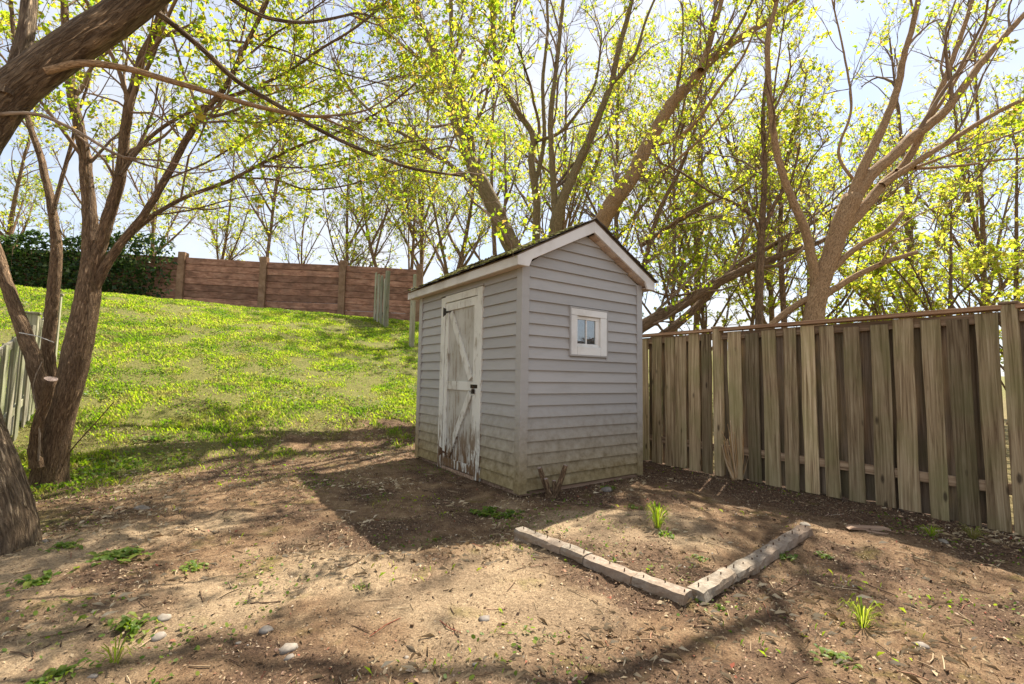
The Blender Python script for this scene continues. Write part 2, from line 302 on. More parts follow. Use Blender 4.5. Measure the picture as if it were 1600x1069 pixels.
# ------------------------------------------------------------------ shed (local x across, local y back, z up)
shed = empty('garden_shed', SHED, TH, 'small grey garden shed with white door, gable window and mossy shingle roof', 'shed')
W, L, SL = 1.70, 2.31, .535; XR = W/2
def ztop(x): return 2.25+.13*SL*0+SL*(min(x, W-x)+.13)        # roof line
def zsof(x): return 2.16+.51*(min(x, W-x)+.13)-.02            # siding stops under the soffit
EX = .1135
def clap(name, pts, axis_, sgn, base):                       # pts: (c0b,c1b,z0,c0t,c1t,z1) along the wall, wedge section
    c0b, c1b, z0, c0t, c1t, z1 = pts; o0, o1 = base+sgn*.027, base+sgn*.004
    V = []
    for (ca, cb, zz, o) in ((c0b, c1b, z0, o0), (c0t, c1t, z1, o1)):
        for c in (ca, cb):
            for off in (base-sgn*.002, o):
                V.append((c, off, zz) if axis_ == 'x' else (off, c, zz))
    return poly(name, V, [(0, 1, 3, 2), (4, 6, 7, 5), (1, 5, 7, 3), (0, 2, 6, 4), (0, 4, 5, 1), (2, 3, 7, 6)], MAT['siding'], shed)
def gable_x(z):                                              # x range of the gable at height z
    if z <= zsof(0): return .03, W-.03
    x = (z-zsof(0))/.51; return max(x, .03), min(W-x, W-.03)
for base, sgn in ((0, -1), (L, 1)):
    k = 0
    while .04+k*EX < zsof(XR)-.01:
        z0, z1 = .04+k*EX, .04+(k+1)*EX+.006; k += 1
        z1 = min(z1, zsof(XR)-.005); a0, a1 = gable_x(z0); t0, t1 = gable_x(z1)
        if t1-t0 < .02: t0, t1 = XR-.012, XR+.012
        if sgn < 0 and z1 > 1.335 and z0 < 1.845:
            clap('siding_board', (a0, .60, z0, t0, .60, z1), 'x', sgn, base); clap('siding_board', (1.135, a1, z0, 1.135, t1, z1), 'x', sgn, base)
            if z0 < 1.325: clap('siding_board', (.601, 1.134, z0, .601, 1.134, 1.338), 'x', sgn, base)
            if z1 > 1.852: clap('siding_board', (.601, 1.134, 1.84, .601, 1.134, z1), 'x', sgn, base)
        else: clap('siding_board', (a0, a1, z0, t0, t1, z1), 'x', sgn, base)
for base, sgn in ((0, -1), (W, 1)):
    for k in range(19):
        z0, z1 = .04+k*EX, min(.04+(k+1)*EX+.006, 2.2)
        if sgn < 0 and z0 < 2.09:
            clap('siding_board', (.03, .69, z0, .03, .69, z1), 'y', sgn, base); clap('siding_board', (1.67, L-.03, z0, 1.67, L-.03, z1), 'y', sgn, base)
            if z1 > 2.11: clap('siding_board', (.691, 1.669, 2.1, .691, 1.669, z1), 'y', sgn, base)
        else: clap('siding_board', (.03, L-.03, z0, .03, L-.03, z1), 'y', sgn, base)
# wall sheathing behind the siding, with the window opening; hollow inside
def sheath(n, *b): return box(n, *b, MAT['plywood'], shed, 0)
sheath('wall_panel', .004, .03, .032, L-.032, .02, 2.2); sheath('wall_panel', W-.03, W-.004, .032, L-.032, .02, 2.2)
for y0, y1 in ((.004, .03),):
    sheath('wall_panel', .03, .66, y0, y1, .02, 2.16); sheath('wall_panel', 1.075, W-.03, y0, y1, .02, 2.16)
    sheath('wall_panel', .66, 1.075, y0, y1, .02, 1.40); sheath('wall_panel', .66, 1.075, y0, y1, 1.80, 2.16)
sheath('wall_panel', .03, W-.03, L-.03, L-.004, .02, 2.16)
for y0 in (.006, L-.03): prism('gable_panel', [(.04, 2.161), (W-.04, 2.161), (XR, zsof(XR)-.02)], 1, y0, y0+.02, MAT['plywood'], shed, 0)
for x, y, sx, sy in ((0, 0, -1, -1), (W, 0, 1, -1), (0, L, -1, 1), (W, L, 1, 1)):
    t, w = .033, .058
    pts = [(x+sx*t, y+sy*t), (x-sx*w, y+sy*t), (x-sx*w, y), (x, y), (x, y-sy*w), (x+sx*t, y-sy*w)]
    prism('corner_trim', pts, 2, .015, 2.205, MAT['corner'], shed, .002)
box('plinth', .012, W-.012, .008, .06, -.12, .04, MAT['timber'], shed); box('plinth', .012, W-.012, L-.06, L-.008, -.12, .04, MAT['timber'], shed)
box('plinth', .008, .055, .062, L-.062, -.12, .04, MAT['timber'], shed); box('plinth', W-.055, W-.008, .062, L-.062, -.12, .04, MAT['timber'], shed)
# roof
for sgn in (-1, 1):
    xe = XR+sgn*(XR+.13); X = lambda d: XR+sgn*d          # d from ridge outward
    D = XR+.13
    for yb in (-.122, L+.15):
        prism('rake_board', [(X(0), 2.775), (X(D+.02), 2.775-SL*(D+.02)), (X(D+.02), 2.152), (X(XR+.02), 2.152), (X(XR-.02), 2.653-.51*(XR-.02)), (X(0), 2.653)], 1, yb, yb+.022, MAT['trim'], shed)
    prism('fascia_board', [(X(D-.004), 2.152), (X(D+.018), 2.152), (X(D+.018), 2.241), (X(D-.004), 2.252)], 1, -.0995, L+.1495, MAT['trim'], shed)
    poly('eave_soffit', boxv(min(X(D-.006), X(XR+.018)), max(X(D-.006), X(XR+.018)), -.0985, L+.148, 2.163, 2.172), BF, MAT['soffit'], shed)
    for k in range(11):                                     # soffit planks under the gable overhang
        d0, d1 = .03+k*.086, .03+k*.086+.081
        zz = lambda d: 2.648-.51*d
        for y0, y1 in ((-.0985, -.0005), (L+.0005, L+.1485)):
            prism('soffit_plank', [(X(d0), zz(d0)), (X(d1), zz(d1)), (X(d1), zz(d1)+.012), (X(d0), zz(d0)+.012)], 1, y0, y1, MAT['soffit'], shed, 0)
    prism('roof_deck', [(X(0), 2.776), (X(D+.02), 2.776-SL*(D+.02)), (X(D+.02), 2.788-SL*(D+.02)), (X(0), 2.788)], 1, -.124, L+.174, MAT['plywood'], shed, 0)
    ang = math.atan(SL); ca, sa_ = math.cos(ang), math.sin(ang)
    shm = []
    for q in range(4):
        w, h = .262, .19; V = [(x, y, z) for x in (0, h) for y in (0, w) for z in (0, .007)]
        V = [(x+random.uniform(-.012, .012)*(x > 0), y+random.uniform(-.006, .006), z+(x > 0)*random.uniform(.0, .007)) for x, y, z in V]
        bm = bmesh.new(); vv = [bm.verts.new(v) for v in V]; [bm.faces.new([vv[i] for i in f]) for f in BF]; bmesh.ops.recalc_face_normals(bm, faces=bm.faces); me = bpy.data.meshes.new('shingle'); bm.to_mesh(me); bm.free(); me.materials.append(MAT['shingle']); shm.append(me)
    n = 9; slope = (D+.05)/ca
    for i in range(n):
        for j in range(10):
            d = slope-.175-(n-1-i)*.128; yy = -.145+j*.266-(i % 2)*.0
            if d < 0: d = .0
            o = mesh_obj('shingle', random.choice(shm), shed)
            x, z = X(d*ca), 2.792-d*sa_+.004
            rot = Matrix(((sgn*ca, 0, sgn*sa_ if sgn > 0 else -sa_), (0, 1, 0), (-sa_, 0, ca)))
            ex = Vector((sgn*ca, 0, -sa_)); ez = Vector((sgn*sa_, 0, ca)); ey = ez.cross(ex)
            tilt = .05; ex2 = (ex+ez*tilt).normalized(); ez2 = ex2.cross(ey)*1
            m = Matrix((ex2, ey, ez2)).transposed().to_4x4(); m.translation = Vector((x, yy if sgn > 0 else yy+.266, z))
            o.matrix_local = m
for j in range(11):
    w = .235; y0 = -.148+j*.24
    poly('ridge_cap', [(XR-.11, y0, 2.742), (XR, y0, 2.808), (XR+.11, y0, 2.742), (XR-.11, y0+w+.03, 2.736), (XR, y0+w+.03, 2.801), (XR+.11, y0+w+.03, 2.736),
         (XR-.11, y0, 2.735), (XR, y0, 2.800), (XR+.11, y0, 2.735), (XR-.11, y0+w+.03, 2.730), (XR, y0+w+.03, 2.795), (XR+.11, y0+w+.03, 2.730)],
         [(0, 1, 4, 3), (1, 2, 5, 4), (6, 9, 10, 7), (7, 10, 11, 8), (0, 6, 7, 1), (1, 7, 8, 2), (3, 4, 10, 9), (4, 5, 11, 10), (0, 3, 9, 6), (2, 8, 11, 5)], MAT['shingle'], shed)
# moss on the left slope: many small domes
def domes(cent, rad, hgt, nrm):
    n = len(cent); k = 6; th = np.linspace(0, 2*np.pi, k, endpoint=False); t1 = np.cross(nrm, (0, 1, 0)); t1 /= np.linalg.norm(t1); t2 = np.cross(nrm, t1)
    rr = rad[:, None]*(1+rng.uniform(-.3, .3, (n, k)))
    ring = cent[:, None]+rr[..., None]*(np.cos(th)[None, :, None]*t1+np.sin(th)[None, :, None]*t2)
    mid = cent[:, None]+.6*rr[..., None]*(np.cos(th)[None, :, None]*t1+np.sin(th)[None, :, None]*t2)+nrm*hgt[:, None, None]*.75
    V = np.concatenate([ring, mid, (cent+nrm*hgt[:, None])[:, None]], 1); f = []
    for i in range(k):
        j = (i+1) % k; f += [(i, j, k+j), (i, k+j, k+i), (k+i, k+j, 2*k)]
    return V.reshape(-1, 3), (np.array(f)[None]+np.arange(n)[:, None, None]*(2*k+1)).reshape(-1, 3)
n = 900; d = rng.uniform(.12, 1.13, n); y = rng.uniform(-.13, L+.16, n); keep = fbm(d*3, y*3, 1, 71, 3) > .5-.12*(d-.5); d, y = d[keep], y[keep]
cs = np.stack([XR-d*math.cos(math.atan(SL)), y, 2.806-d*math.sin(math.atan(SL))], -1); sa1 = math.atan(SL)
V, Fc = domes(cs, rng.uniform(.012, .045, len(d)), rng.uniform(.008, .026, len(d)), np.array([-math.sin(sa1), 0, math.cos(sa1)]))
tag(mesh_obj('roof_moss', np_mesh('roof_moss', V, Fc, MAT['moss'], True), shed), kind='stuff')
# door on the left wall
box('door_casing', -.033, .002, .69, .795, .0, 2.09, MAT['casing'], shed); box('door_casing', -.033, .002, 1.562, 1.668, .0, 2.075, MAT['casing'], shed)
box('door_casing', -.0345, .002, .797, 1.560, 2.005, 2.088, MAT['casing'], shed); box('door_drip_edge', -.045, .002, .665, 1.69, 2.0925, 2.108, MAT['siding'], shed)
box('threshold', -.028, .0, .797, 1.560, -.02, .028, MAT['timber'], shed)
door = box('door', -.008, .003, .800, 1.557, .035, 2.0, MAT['door_paint'], shed); tag(door, 'peeling white plank door, bare brown wood at its foot')
for y0, y1, n_ in ((.803, .865, 'stile'), (1.475, 1.554, 'stile')): box(n_, -.0285, -.0082, y0, y1, .038, 1.997, MAT['casing'], door)
box('rail', -.0275, -.0082, .867, 1.473, 1.90, 1.995, MAT['casing'], door); box('rail', -.0275, -.0082, .867, 1.473, .945, 1.045, MAT['casing'], door); box('rail', -.0275, -.0082, .867, 1.473, .04, .135, MAT['casing'], door)
def bar(name, a, b, w, x0, x1, mat, par):
    (ya, za), (yb, zb) = a, b; d = Vector((yb-ya, zb-za)).normalized(); q = Vector((-d.y, d.x))*w/2
    return prism(name, [(ya+q.x, za+q.y), (yb+q.x, zb+q.y), (yb-q.x, zb-q.y), (ya-q.x, za-q.y)], 0, x0, x1, mat, par)
bar('brace', (1.42, 1.872), (.915, 1.075), .085, -.0325, -.0083, MAT['casing'], door); bar('brace', (.92, .918), (1.41, .168), .085, -.0325, -.0083, MAT['casing'], door)
prism('hinge', [(1.40, 1.888), (1.545, 1.905), (1.545, 1.935), (1.615, 1.955), (1.615, 1.835), (1.545, 1.86), (1.545, 1.872), (1.40, 1.884)], 0, -.035, -.0305, MAT['iron'], door, 0)
prism('hinge', [(1.40, .195), (1.545, .21), (1.545, .23), (1.615, .25), (1.615, .14), (1.545, .16), (1.545, .18), (1.40, .19)], 0, -.035, -.0305, MAT['rust'], door, 0)
box('hasp', -.037, -.0306, .755, .90, .975, 1.015, MAT['iron'], door)
box('padlock', -.058, -.0375, .80, .845, .915, .965, MAT['iron'], door, .005)
bm = bmesh.new()
def tube_simple(pts, rad, sides=8):
    pts = [Vector(p_) for p_ in pts]; V = []; Fx = []
    for i, p_ in enumerate(pts):
        t = (pts[min(i+1, len(pts)-1)]-pts[max(i-1, 0)]).normalized(); rf = Vector((0, 0, 1)) if abs(t.z) < .9 else Vector((1, 0, 0)); a = t.cross(rf).normalized(); b = t.cross(a)
        r_ = rad[i] if hasattr(rad, '__len__') else rad
        for k in range(sides): th = 2*math.pi*k/sides; V.append(p_+(a*math.cos(th)+b*math.sin(th))*r_)
    for i in range(len(pts)-1):
        for k in range(sides): Fx.append((i*sides+k, i*sides+(k+1) % sides, (i+1)*sides+(k+1) % sides, (i+1)*sides+k))
    Fx += [tuple(range(sides))[::-1], tuple(range((len(pts)-1)*sides, len(pts)*sides))]
    return V, Fx
bm.free()
V, Fx = tube_simple([(-.047, .8225+.016*math.cos(t), .962+.032*math.sin(t)) for t in np.linspace(0, math.pi, 9)], .0035, 6); poly('shackle', V, Fx, MAT['rust'], door, 0, True)
# window in the gable wall
win = poly('window', [(x, y, z) for x, z in ((.588, 1.333), (1.147, 1.333), (1.147, 1.845), (.588, 1.845), (.602, 1.347), (1.133, 1.347), (1.133, 1.831), (.602, 1.831)) for y in (-.040, .0)],
    [(0, 2, 10, 8), (2, 4, 12, 10), (4, 6, 14, 12), (6, 0, 8, 14), (1, 9, 11, 3), (3, 11, 13, 5), (5, 13, 15, 7), (7, 15, 9, 1), (0, 1, 3, 2), (2, 3, 5, 4), (4, 5, 7, 6), (6, 7, 1, 0), (8, 10, 11, 9), (10, 12, 13, 11), (12, 14, 15, 13), (14, 8, 9, 15)], MAT['siding'], shed)
tag(win, 'small two-pane window in a broad white frame')
def wb(n, x0, x1, z0, z1, y0, y1, m='window_paint'): return box(n, x0, x1, y0, y1, z0, z1, MAT[m], win, .002)
wb('frame', .603, .692, 1.348, 1.757, -.036, .002); wb('frame', 1.038, 1.132, 1.348, 1.757, -.036, .002); wb('frame', .603, 1.132, 1.7595, 1.830, -.0375, .002); wb('frame', .6945, 1.0355, 1.348, 1.437, -.0355, .002)
wb('jamb', .660, .6935, 1.40, 1.757, .0025, .05, 'plywood'); wb('jamb', 1.0365, 1.075, 1.40, 1.757, .0025, .05, 'plywood')
wb('sash', .696, 1.034, 1.7225, 1.7565, -.012, .012); wb('sash', .696, 1.034, 1.4395, 1.468, -.012, .012); wb('sash', .696, .708, 1.4695, 1.7215, -.011, .012); wb('sash', .982, 1.034, 1.4695, 1.7215, -.011, .012)
wb('muntin', .838, .854, 1.4695, 1.7215, -.010, .011)
for x0, x1 in ((.7085, .8375), (.8545, .9815)): poly('pane', boxv(x0, x1, .0, .003, 1.47, 1.721), BF, MAT['glass'], win)
# ------------------------------------------------------------------ fences
def wonky(w, h, t, seed):                                   # board mesh: uneven edges
    r = random.Random(seed); V = []; k = 5
    for i in range(k):
        z = h*i/(k-1)
        e0, e1 = (r.uniform(-.008, .007) for _ in range(2))
        for x, y in ((0, -w/2+e0), (0, w/2+e1), (t, w/2+e1), (t, -w/2+e0)): V.append((x, y, z))
    Fx = [(0, 3, 2, 1), (4*k-4, 4*k-3, 4*k-2, 4*k-1)]
    for i in range(k-1):
        for j in range(4): Fx.append((4*i+j, 4*i+(j+1) % 4, 4*i+4+(j+1) % 4, 4*i+4+j))
    return V, Fx
FV = 5.25
fence = empty('board_fence', uvz(.66, FV, 0), TH, 'tall weathered board-on-board fence with reddish cap rail right of the shed', 'fence')
front = [(4.26, 4.09), (4.05, 3.9), (3.84, 3.68), (3.68, 3.53), (3.49, 3.34), (3.3, 3.17), (2.96, 2.8), (2.74, 2.6), (2.55, 2.4), (2.35, 2.22), (2.16, 2.03), (1.97, 1.85), (1.78, 1.65), (1.57, 1.43), (1.4, 1.26), (1.2, 1.07), (1.02, .89), (.85, .72)]
front += [(u+.14, u) for u in np.arange(4.32, 5.4, .19)] + [(u+.14, u) for u in np.arange(-.0, .5, .19)] + [(u+.14, u) for u in np.arange(-1.7, -.1, .19)]
posts = [-1.77, .66, 3.09, 5.52]; zg = lambda u, v: hz(*(uvz(u, v)[:2]))
centers = sorted((a+b)/2 for a, b in front)
for i, (a, b) in enumerate(front):
    c, w = (a+b)/2-.66, min(max(a-b, .125), .15); g = zg((a+b)/2, FV)
    V, Fx = wonky(w, 1.685-g-random.uniform(.0, .055), .019, i); poly('board', V, Fx, MAT['fence'], fence, .0015, loc=(-.024, c, g+random.uniform(.0, .02)), rot=(random.uniform(-.011, .011), 0, random.uniform(-.05, .05)))
for i in range(len(centers)-1):
    c = (centers[i]+centers[i+1])/2
    if any(abs(c-p_) < .02 for p_ in posts): continue
    g = zg(c, FV); V, Fx = wonky(random.uniform(.125, .145), 1.66-g-random.uniform(0, .04), .019, 90+i); poly('board', V, Fx, MAT['fence_back'], fence, .0015, loc=(.043, c-.66, g+random.uniform(0, .03)), rot=(random.uniform(-.006, .006), 0, 0))
for i in range(3):
    y0, y1 = posts[i]-.66+.047, posts[i+1]-.66-.047
    box('rail', -.0035, .041, y0, y1, 1.60, 1.684, MAT['rail'], fence); box('rail', -.0035, .041, y0, y1, .26, .345, MAT['rail'], fence)
    box('cap_rail', -.055, .085, y0-.01, y1+.01, 1.700, 1.736, MAT['cap'], fence)
for p_ in posts:
    g = zg(p_, FV); box('post', -.048, .05, p_-.66-.045, p_-.66+.045, g-.3, 1.737, MAT['fence'], fence, .003); box('post_cap', -.06, .062, p_-.66-.056, p_-.66+.056, 1.7375, 1.757, MAT['rail'], fence, .003)
# fence up the slope: bare post and a leftover panel
g = zg(12.4, FV)
po = empty('fence_post', uvz(12.4, FV, g), TH, 'lone grey wooden post on the grass slope behind the shed roof corner', 'post')
box('shaft', -.06, .06, -.06, .06, -.3, 1.72, MAT['grey_fence'], po, .006); box('notched_top', .0, .058, -.055, .055, 1.721, 2.12, MAT['grey_fence'], po, .006)
pn = empty('boarded_panel', uvz(14.55, FV, zg(14.9, FV)), TH, 'leftover greenish panel of upright boards standing against the brown barrier wall', 'fence')
for i in range(6):
    V, Fx = wonky(.15, 1.62+.012*i, .022, 200+i); poly('board', V, Fx, MAT['grey_fence'], pn, .002, loc=(-.05-(i % 2)*.03, .14+i*.165, zg(14.7+i*.165, FV)-zg(14.9, FV)-.05))
box('post', -.06, .06, -.06, .06, -.3, 1.72, MAT['grey_fence'], pn, .004); box('rail', -.026, .02, .061, 1.1, 1.3, 1.39, MAT['grey_fence'], pn); box('rail', -.026, .02, .061, 1.1, .3, .39, MAT['grey_fence'], pn)
# low fence on the left boundary
LV = -1.62
lf = empty('low_fence', uvz(6.0, LV, zg(6, LV)), TH, 'low silvery board fence at the left boundary behind the tree trunks', 'fence')
z6 = zg(6, LV)
for i in range(30):
    u = 4.6+i*.155
    if any(abs(u-q) < .07 for q in (6.35, 8.15)): continue
    g = zg(u, LV)-z6; V, Fx = wonky(random.uniform(.125, .142), 1.26+random.uniform(-.015, .015), .018, 300+i); poly('board', V, Fx, MAT['grey_fence'], lf, .0015, loc=(.0 if i % 2 else .052, u-6, g-.03))
for q in (4.55, 6.35, 8.15, 9.3):
    g = zg(q, LV)-z6; box('post', -.03, .075, q-6.045, q-5.955, g-.3, g+1.33, MAT['grey_fence'], lf, .004); box('post_cap', -.045, .09, q-6.06, q-5.94, g+1.3305, g+1.355, MAT['grey_fence'], lf, .003)
for q0, q1 in ((4.55, 6.35), (6.35, 8.15), (8.15, 9.3)):
    for h in (.25, 1.08):
        a, b = zg(q0, LV)-z6+h, zg(q1, LV)-z6+h; y0, y1 = q0-6+.046, q1-6-.046
        poly('rail', [(x, y, zz+dz) for x in (.0185, .0515) for y, zz in ((y0, a), (y1, b)) for dz in (0, .08)], BF, MAT['grey_fence'], lf)
# ------------------------------------------------------------------ brown barrier wall
pA, pB = np.array([-10.23, 18.6]), np.array([-3.96, 19.2]); dB = (pB-pA)/2; LB = np.linalg.norm(dB); aB = math.atan2(dB[1], dB[0])
bar_o = empty('barrier_wall', (*pA, 0), aB, 'brown plank barrier wall with square posts along the top of the slope', 'wall')
def bz(k): q = pA+dB*k; return hz(*q)
for k in range(-4, 3):
    g = bz(k); box('post', k*LB-.13, k*LB+.13, -.15, .15, g-.3, g+2.56, MAT['bpost'], bar_o, .01)
    if k < 2:
        g0, g1 = bz(k), bz(k+1); np_ = 9; h = 2.43/np_
        for j in range(np_):
            x0, x1 = k*LB+.131, (k+1)*LB-.131; dy = random.uniform(-.012, .012)
            V = [(x, y, (g0 if x == x0 else g1)-.06+j*h+dz) for x in (x0, x1) for y in (-.05+dy, .05+dy) for dz in (0, h-.012)]
            poly('plank', V, BF, MAT['plank'], bar_o, .008)
# ------------------------------------------------------------------ garden bed edging
edge = empty('garden_edging', uvz(1.42, 2.06, zg(1.3, 1.95)), TH, 'low L-shaped edging of weathered concrete blocks around the bare garden bed', 'edging')
e0 = zg(1.3, 1.95)
def rough_block(l, w, h, seed):
    r = random.Random(seed); nx_ = max(3, int(l/.05)); bm = bmesh.new(); rows = []
    for i in range(nx_+1):
        x = -l/2+l*i/nx_; prof = [(-w/2, 0), (-w/2, h*.5), (-w/2+.006, h-.004), (-w*.2, h), (w*.2, h), (w/2-.006, h-.004), (w/2, h*.5), (w/2, 0)]
        rows.append([bm.verts.new((x+r.uniform(-.003, .003), y+r.uniform(-.005, .005), z+(r.uniform(-.005, .004) if z > 0 else 0))) for y, z in prof])
    for i in range(nx_):
        for j in range(7): bm.faces.new((rows[i][j], rows[i+1][j], rows[i+1][j+1], rows[i][j+1]))
        bm.faces.new((rows[i][7], rows[i+1][7], rows[i+1][0], rows[i][0]))
    bm.faces.new(rows[0]); bm.faces.new(rows[-1][::-1]); bmesh.ops.recalc_face_normals(bm, faces=bm.faces); me = bpy.data.meshes.new('block'); bm.to_mesh(me); bm.free(); me.materials.append(MAT['block']); return me
nail_me = None
def blocks(pts, seed0, w=.095, nails=True):
    global nail_me
    for k in range(len(pts)-1):
        (u0, v0), (u1, v1) = pts[k], pts[k+1]; l = math.hypot(u1-u0, v1-v0)-.006; um, vm = (u0+u1)/2, (v0+v1)/2; an = math.atan2(u1-u0, v1-v0); g = min(zg(um-.12, vm-.05), zg(um-.05, vm-.12))-e0
        lo = mesh_obj('block', rough_block(l*.97, w*.92, .07, seed0+k), edge, (vm-2.06+random.uniform(-.012, .012), um-1.42+random.uniform(-.01, .01), g-.048), (random.uniform(-.02, .02), 0, an+random.uniform(-.03, .03)))
        up = mesh_obj('block', rough_block(l, w, .048, seed0+50+k), edge, (vm-2.06, um-1.42, g+.022), (random.uniform(-.03, .03), random.uniform(-.02, .02), an+random.uniform(-.02, .02)))
        if nails:
            for q in range(int(l/.12)+1):
                V, Fx = tube_simple([(0, 0, -.012), (random.uniform(-.004, .004), 0, .006+random.random()*.014)], .0035, 5)
                o = poly('nail', V, Fx, MAT['rust'], up, 0, loc=(-l/2+.05+q*.11, random.uniform(-.015, .015), .048))
blocks([(2.66, 1.97), (2.44, 1.99), (2.21, 2.0), (2.02, 2.01), (1.68, 2.03), (1.385, 2.06)], 400); blocks([(1.39, 2.12), (1.43, 2.50), (1.45, 2.79), (1.49, 3.09), (1.55, 3.72)], 480)
# ------------------------------------------------------------------ trees
def frames(pts):
    t = np.empty_like(pts); t[..., 1:-1, :] = pts[..., 2:, :]-pts[..., :-2, :]; t[..., 0, :] = pts[..., 1, :]-pts[..., 0, :]; t[..., -1, :] = pts[..., -1, :]-pts[..., -2, :]
    t /= np.linalg.norm(t, axis=-1, keepdims=True)+1e-9
    ref = np.where(np.abs(t[..., 2:3]) > .92, np.array([1., 0, 0]), np.array([0, 0, 1.])); a = np.cross(t, ref); a /= np.linalg.norm(a, axis=-1, keepdims=True)+1e-9
    return t, a, np.cross(t, a)
def tubes(pts, rad, S):                                     # (N,K,3),(N,K) -> verts, quads
    N, K, _ = pts.shape; t, a, b = frames(pts); th = np.linspace(0, 2*np.pi, S, endpoint=False)
    V = pts[:, :, None]+rad[:, :, None, None]*(np.cos(th)[:, None]*a[:, :, None]+np.sin(th)[:, None]*b[:, :, None])
    i = np.arange(K-1)[:, None]*S; k = np.arange(S)[None]; q = np.stack([i+k, i+(k+1) % S, i+S+(k+1) % S, i+S+k], -1).reshape(-1, 4)
    return V.reshape(-1, 3), (q[None]+(np.arange(N)*K*S)[:, None, None]).reshape(-1, 4)
def smooth_line(c, w, seg):
    c = np.array(c, float); w = np.array(w, float); c = np.vstack([2*c[0]-c[1], c, 2*c[-1]-c[-2]]); w = np.concatenate([[w[0]], w, [w[-1]]]); P_, Wd = [], []
    for i in range(1, len(c)-2):
        n = max(2, int(np.linalg.norm(c[i+1]-c[i])/seg))
        for t in np.linspace(0, 1, n, endpoint=False):
            P_.append(.5*(2*c[i]+(c[i+1]-c[i-1])*t+(2*c[i-1]-5*c[i]+4*c[i+1]-c[i+2])*t*t+(-c[i-1]+3*c[i]-3*c[i+1]+c[i+2])*t**3)); Wd.append(w[i]*(1-t)+w[i+1]*t)
    P_.append(c[-2]); Wd.append(w[-2]); return np.array(P_), np.array(Wd)
def limb_mesh(name, pts, rad, S, mat, parent, rough=.05, flare=0, cut=False, origin=None):
    K = len(pts); t, a, b = frames(pts[None]); a, b = a[0], b[0]; ref = a[0]                       # twist-free frame
    for i in range(K):
        ref = ref-t[0, i]*(ref@t[0, i]); ref /= np.linalg.norm(ref); a[i] = ref; b[i] = np.cross(t[0, i], ref)
    th = np.linspace(0, 2*np.pi, S, endpoint=False); s_ = np.concatenate([[0], np.cumsum(np.linalg.norm(np.diff(pts, axis=0), axis=1))])
    RR = rad[:, None]*np.ones(S); ph = rng.uniform(0, 6)
    RR = RR*(1+rough*(np.sin(3*th+ph+s_[:, None]*1.7)+.7*np.sin(5*th-ph+s_[:, None]*3.1))+rough*rng.uniform(-.12, .12, (K, S)))
    if flare: RR = RR*(1+flare*np.exp(-s_/.22)[:, None]*(1+.45*np.sin(5*th+ph)))
    V = pts[:, None]+RR[..., None]*(np.cos(th)[:, None]*a[:, None]+np.sin(th)[:, None]*b[:, None])
    att = np.stack(np.broadcast_arrays(RR.mean(1)[:, None]*np.cos(th), RR.mean(1)[:, None]*np.sin(th), s_[:, None]+ph), -1).reshape(-1, 3)
    i = np.arange(K-1)[:, None]*S; k = np.arange(S)[None]; q = np.stack([i+k, i+(k+1) % S, i+S+(k+1) % S, i+S+k], -1).reshape(-1, 4)
    V = V.reshape(-1, 3); V = V-(origin if origin is not None else 0)
    n = len(V); V = np.vstack([V, V[-S:].mean(0)+t[0, -1]*rad[-1]*.15]); att = np.vstack([att, att[-1:]])
    me = np_mesh(name, V, np.vstack([q, np.stack([n-S+np.arange(S), n-S+(np.arange(S)+1) % S, np.full(S, n), np.full(S, n)], -1)[:, :4]])[:0] if False else q, mat, True)
    bm = bmesh.new(); bm.from_mesh(me); bm.verts.ensure_lookup_table()
    for j in range(S):
        f = bm.faces.new((bm.verts[n-S+j], bm.verts[n-S+(j+1) % S], bm.verts[n])); f.smooth = not cut; f.material_index = 1 if cut else 0
    bm.to_mesh(me); bm.free(); me.attributes.new('bark', 'FLOAT_VECTOR', 'POINT').data.foreach_set('vector', att.astype(np.float32).ravel())
    if cut: me.materials.append(MAT['cut'])
    return mesh_obj(name, me, parent)
def unit(v): return v/(np.linalg.norm(v, axis=-1, keepdims=True)+1e-9)
def sprout(pts, rad, n_each, length, K, spread, tropism, rratio, tmin=.15, rmin=.0022, wob=.16, rcap=1):
    """children of every polyline in pts (N,K0,3): returns child polylines (M,K,3) and radii (M,K)"""
    N, K0, _ = pts.shape; cnt = np.maximum(0, np.round(n_each*rng.uniform(.7, 1.3, N))).astype(int); own = np.repeat(np.arange(N), cnt); Mn = len(own)
    if Mn == 0: return np.zeros((0, K, 3)), np.zeros((0, K))
    t = rng.uniform(tmin, 1, Mn)*(K0-1); i = np.minimum(t.astype(int), K0-2); f = (t-i)[:, None]
    p0 = pts[own, i]*(1-f)+pts[own, i+1]*f; tg = unit(pts[own, i+1]-pts[own, i]); r0 = rad[own, i]*(1-f[:, 0])+rad[own, i+1]*f[:, 0]
    perp = unit(np.cross(tg, rng.normal(size=(Mn, 3)))); ang = rng.normal(spread, .22, Mn)[:, None]
    d = unit(tg*np.cos(ang)+perp*np.sin(ang)); d = unit(d+np.array([0, 0, tropism])*rng.uniform(.3, 1.2, Mn)[:, None])
    ln = (length*rng.uniform(.45, 1.25, Mn)*(1.15-.5*t/(K0-1)))
    out = np.empty((Mn, K, 3)); out[:, 0] = p0; stp = (ln/(K-1))[:, None]
    bend = rng.normal(0, wob, (Mn, 3))
    for k in range(1, K):
        d = unit(d+bend*.5+rng.normal(0, wob, (Mn, 3))+np.array([0, 0, tropism*.22])); out[:, k] = out[:, k-1]+d*stp
    r = np.clip(np.minimum(r0*rratio, ln*.016*rcap+.0015), rmin, None)[:, None]*np.linspace(1, .35, K)[None]
    return out, np.maximum(r, rmin*.75)
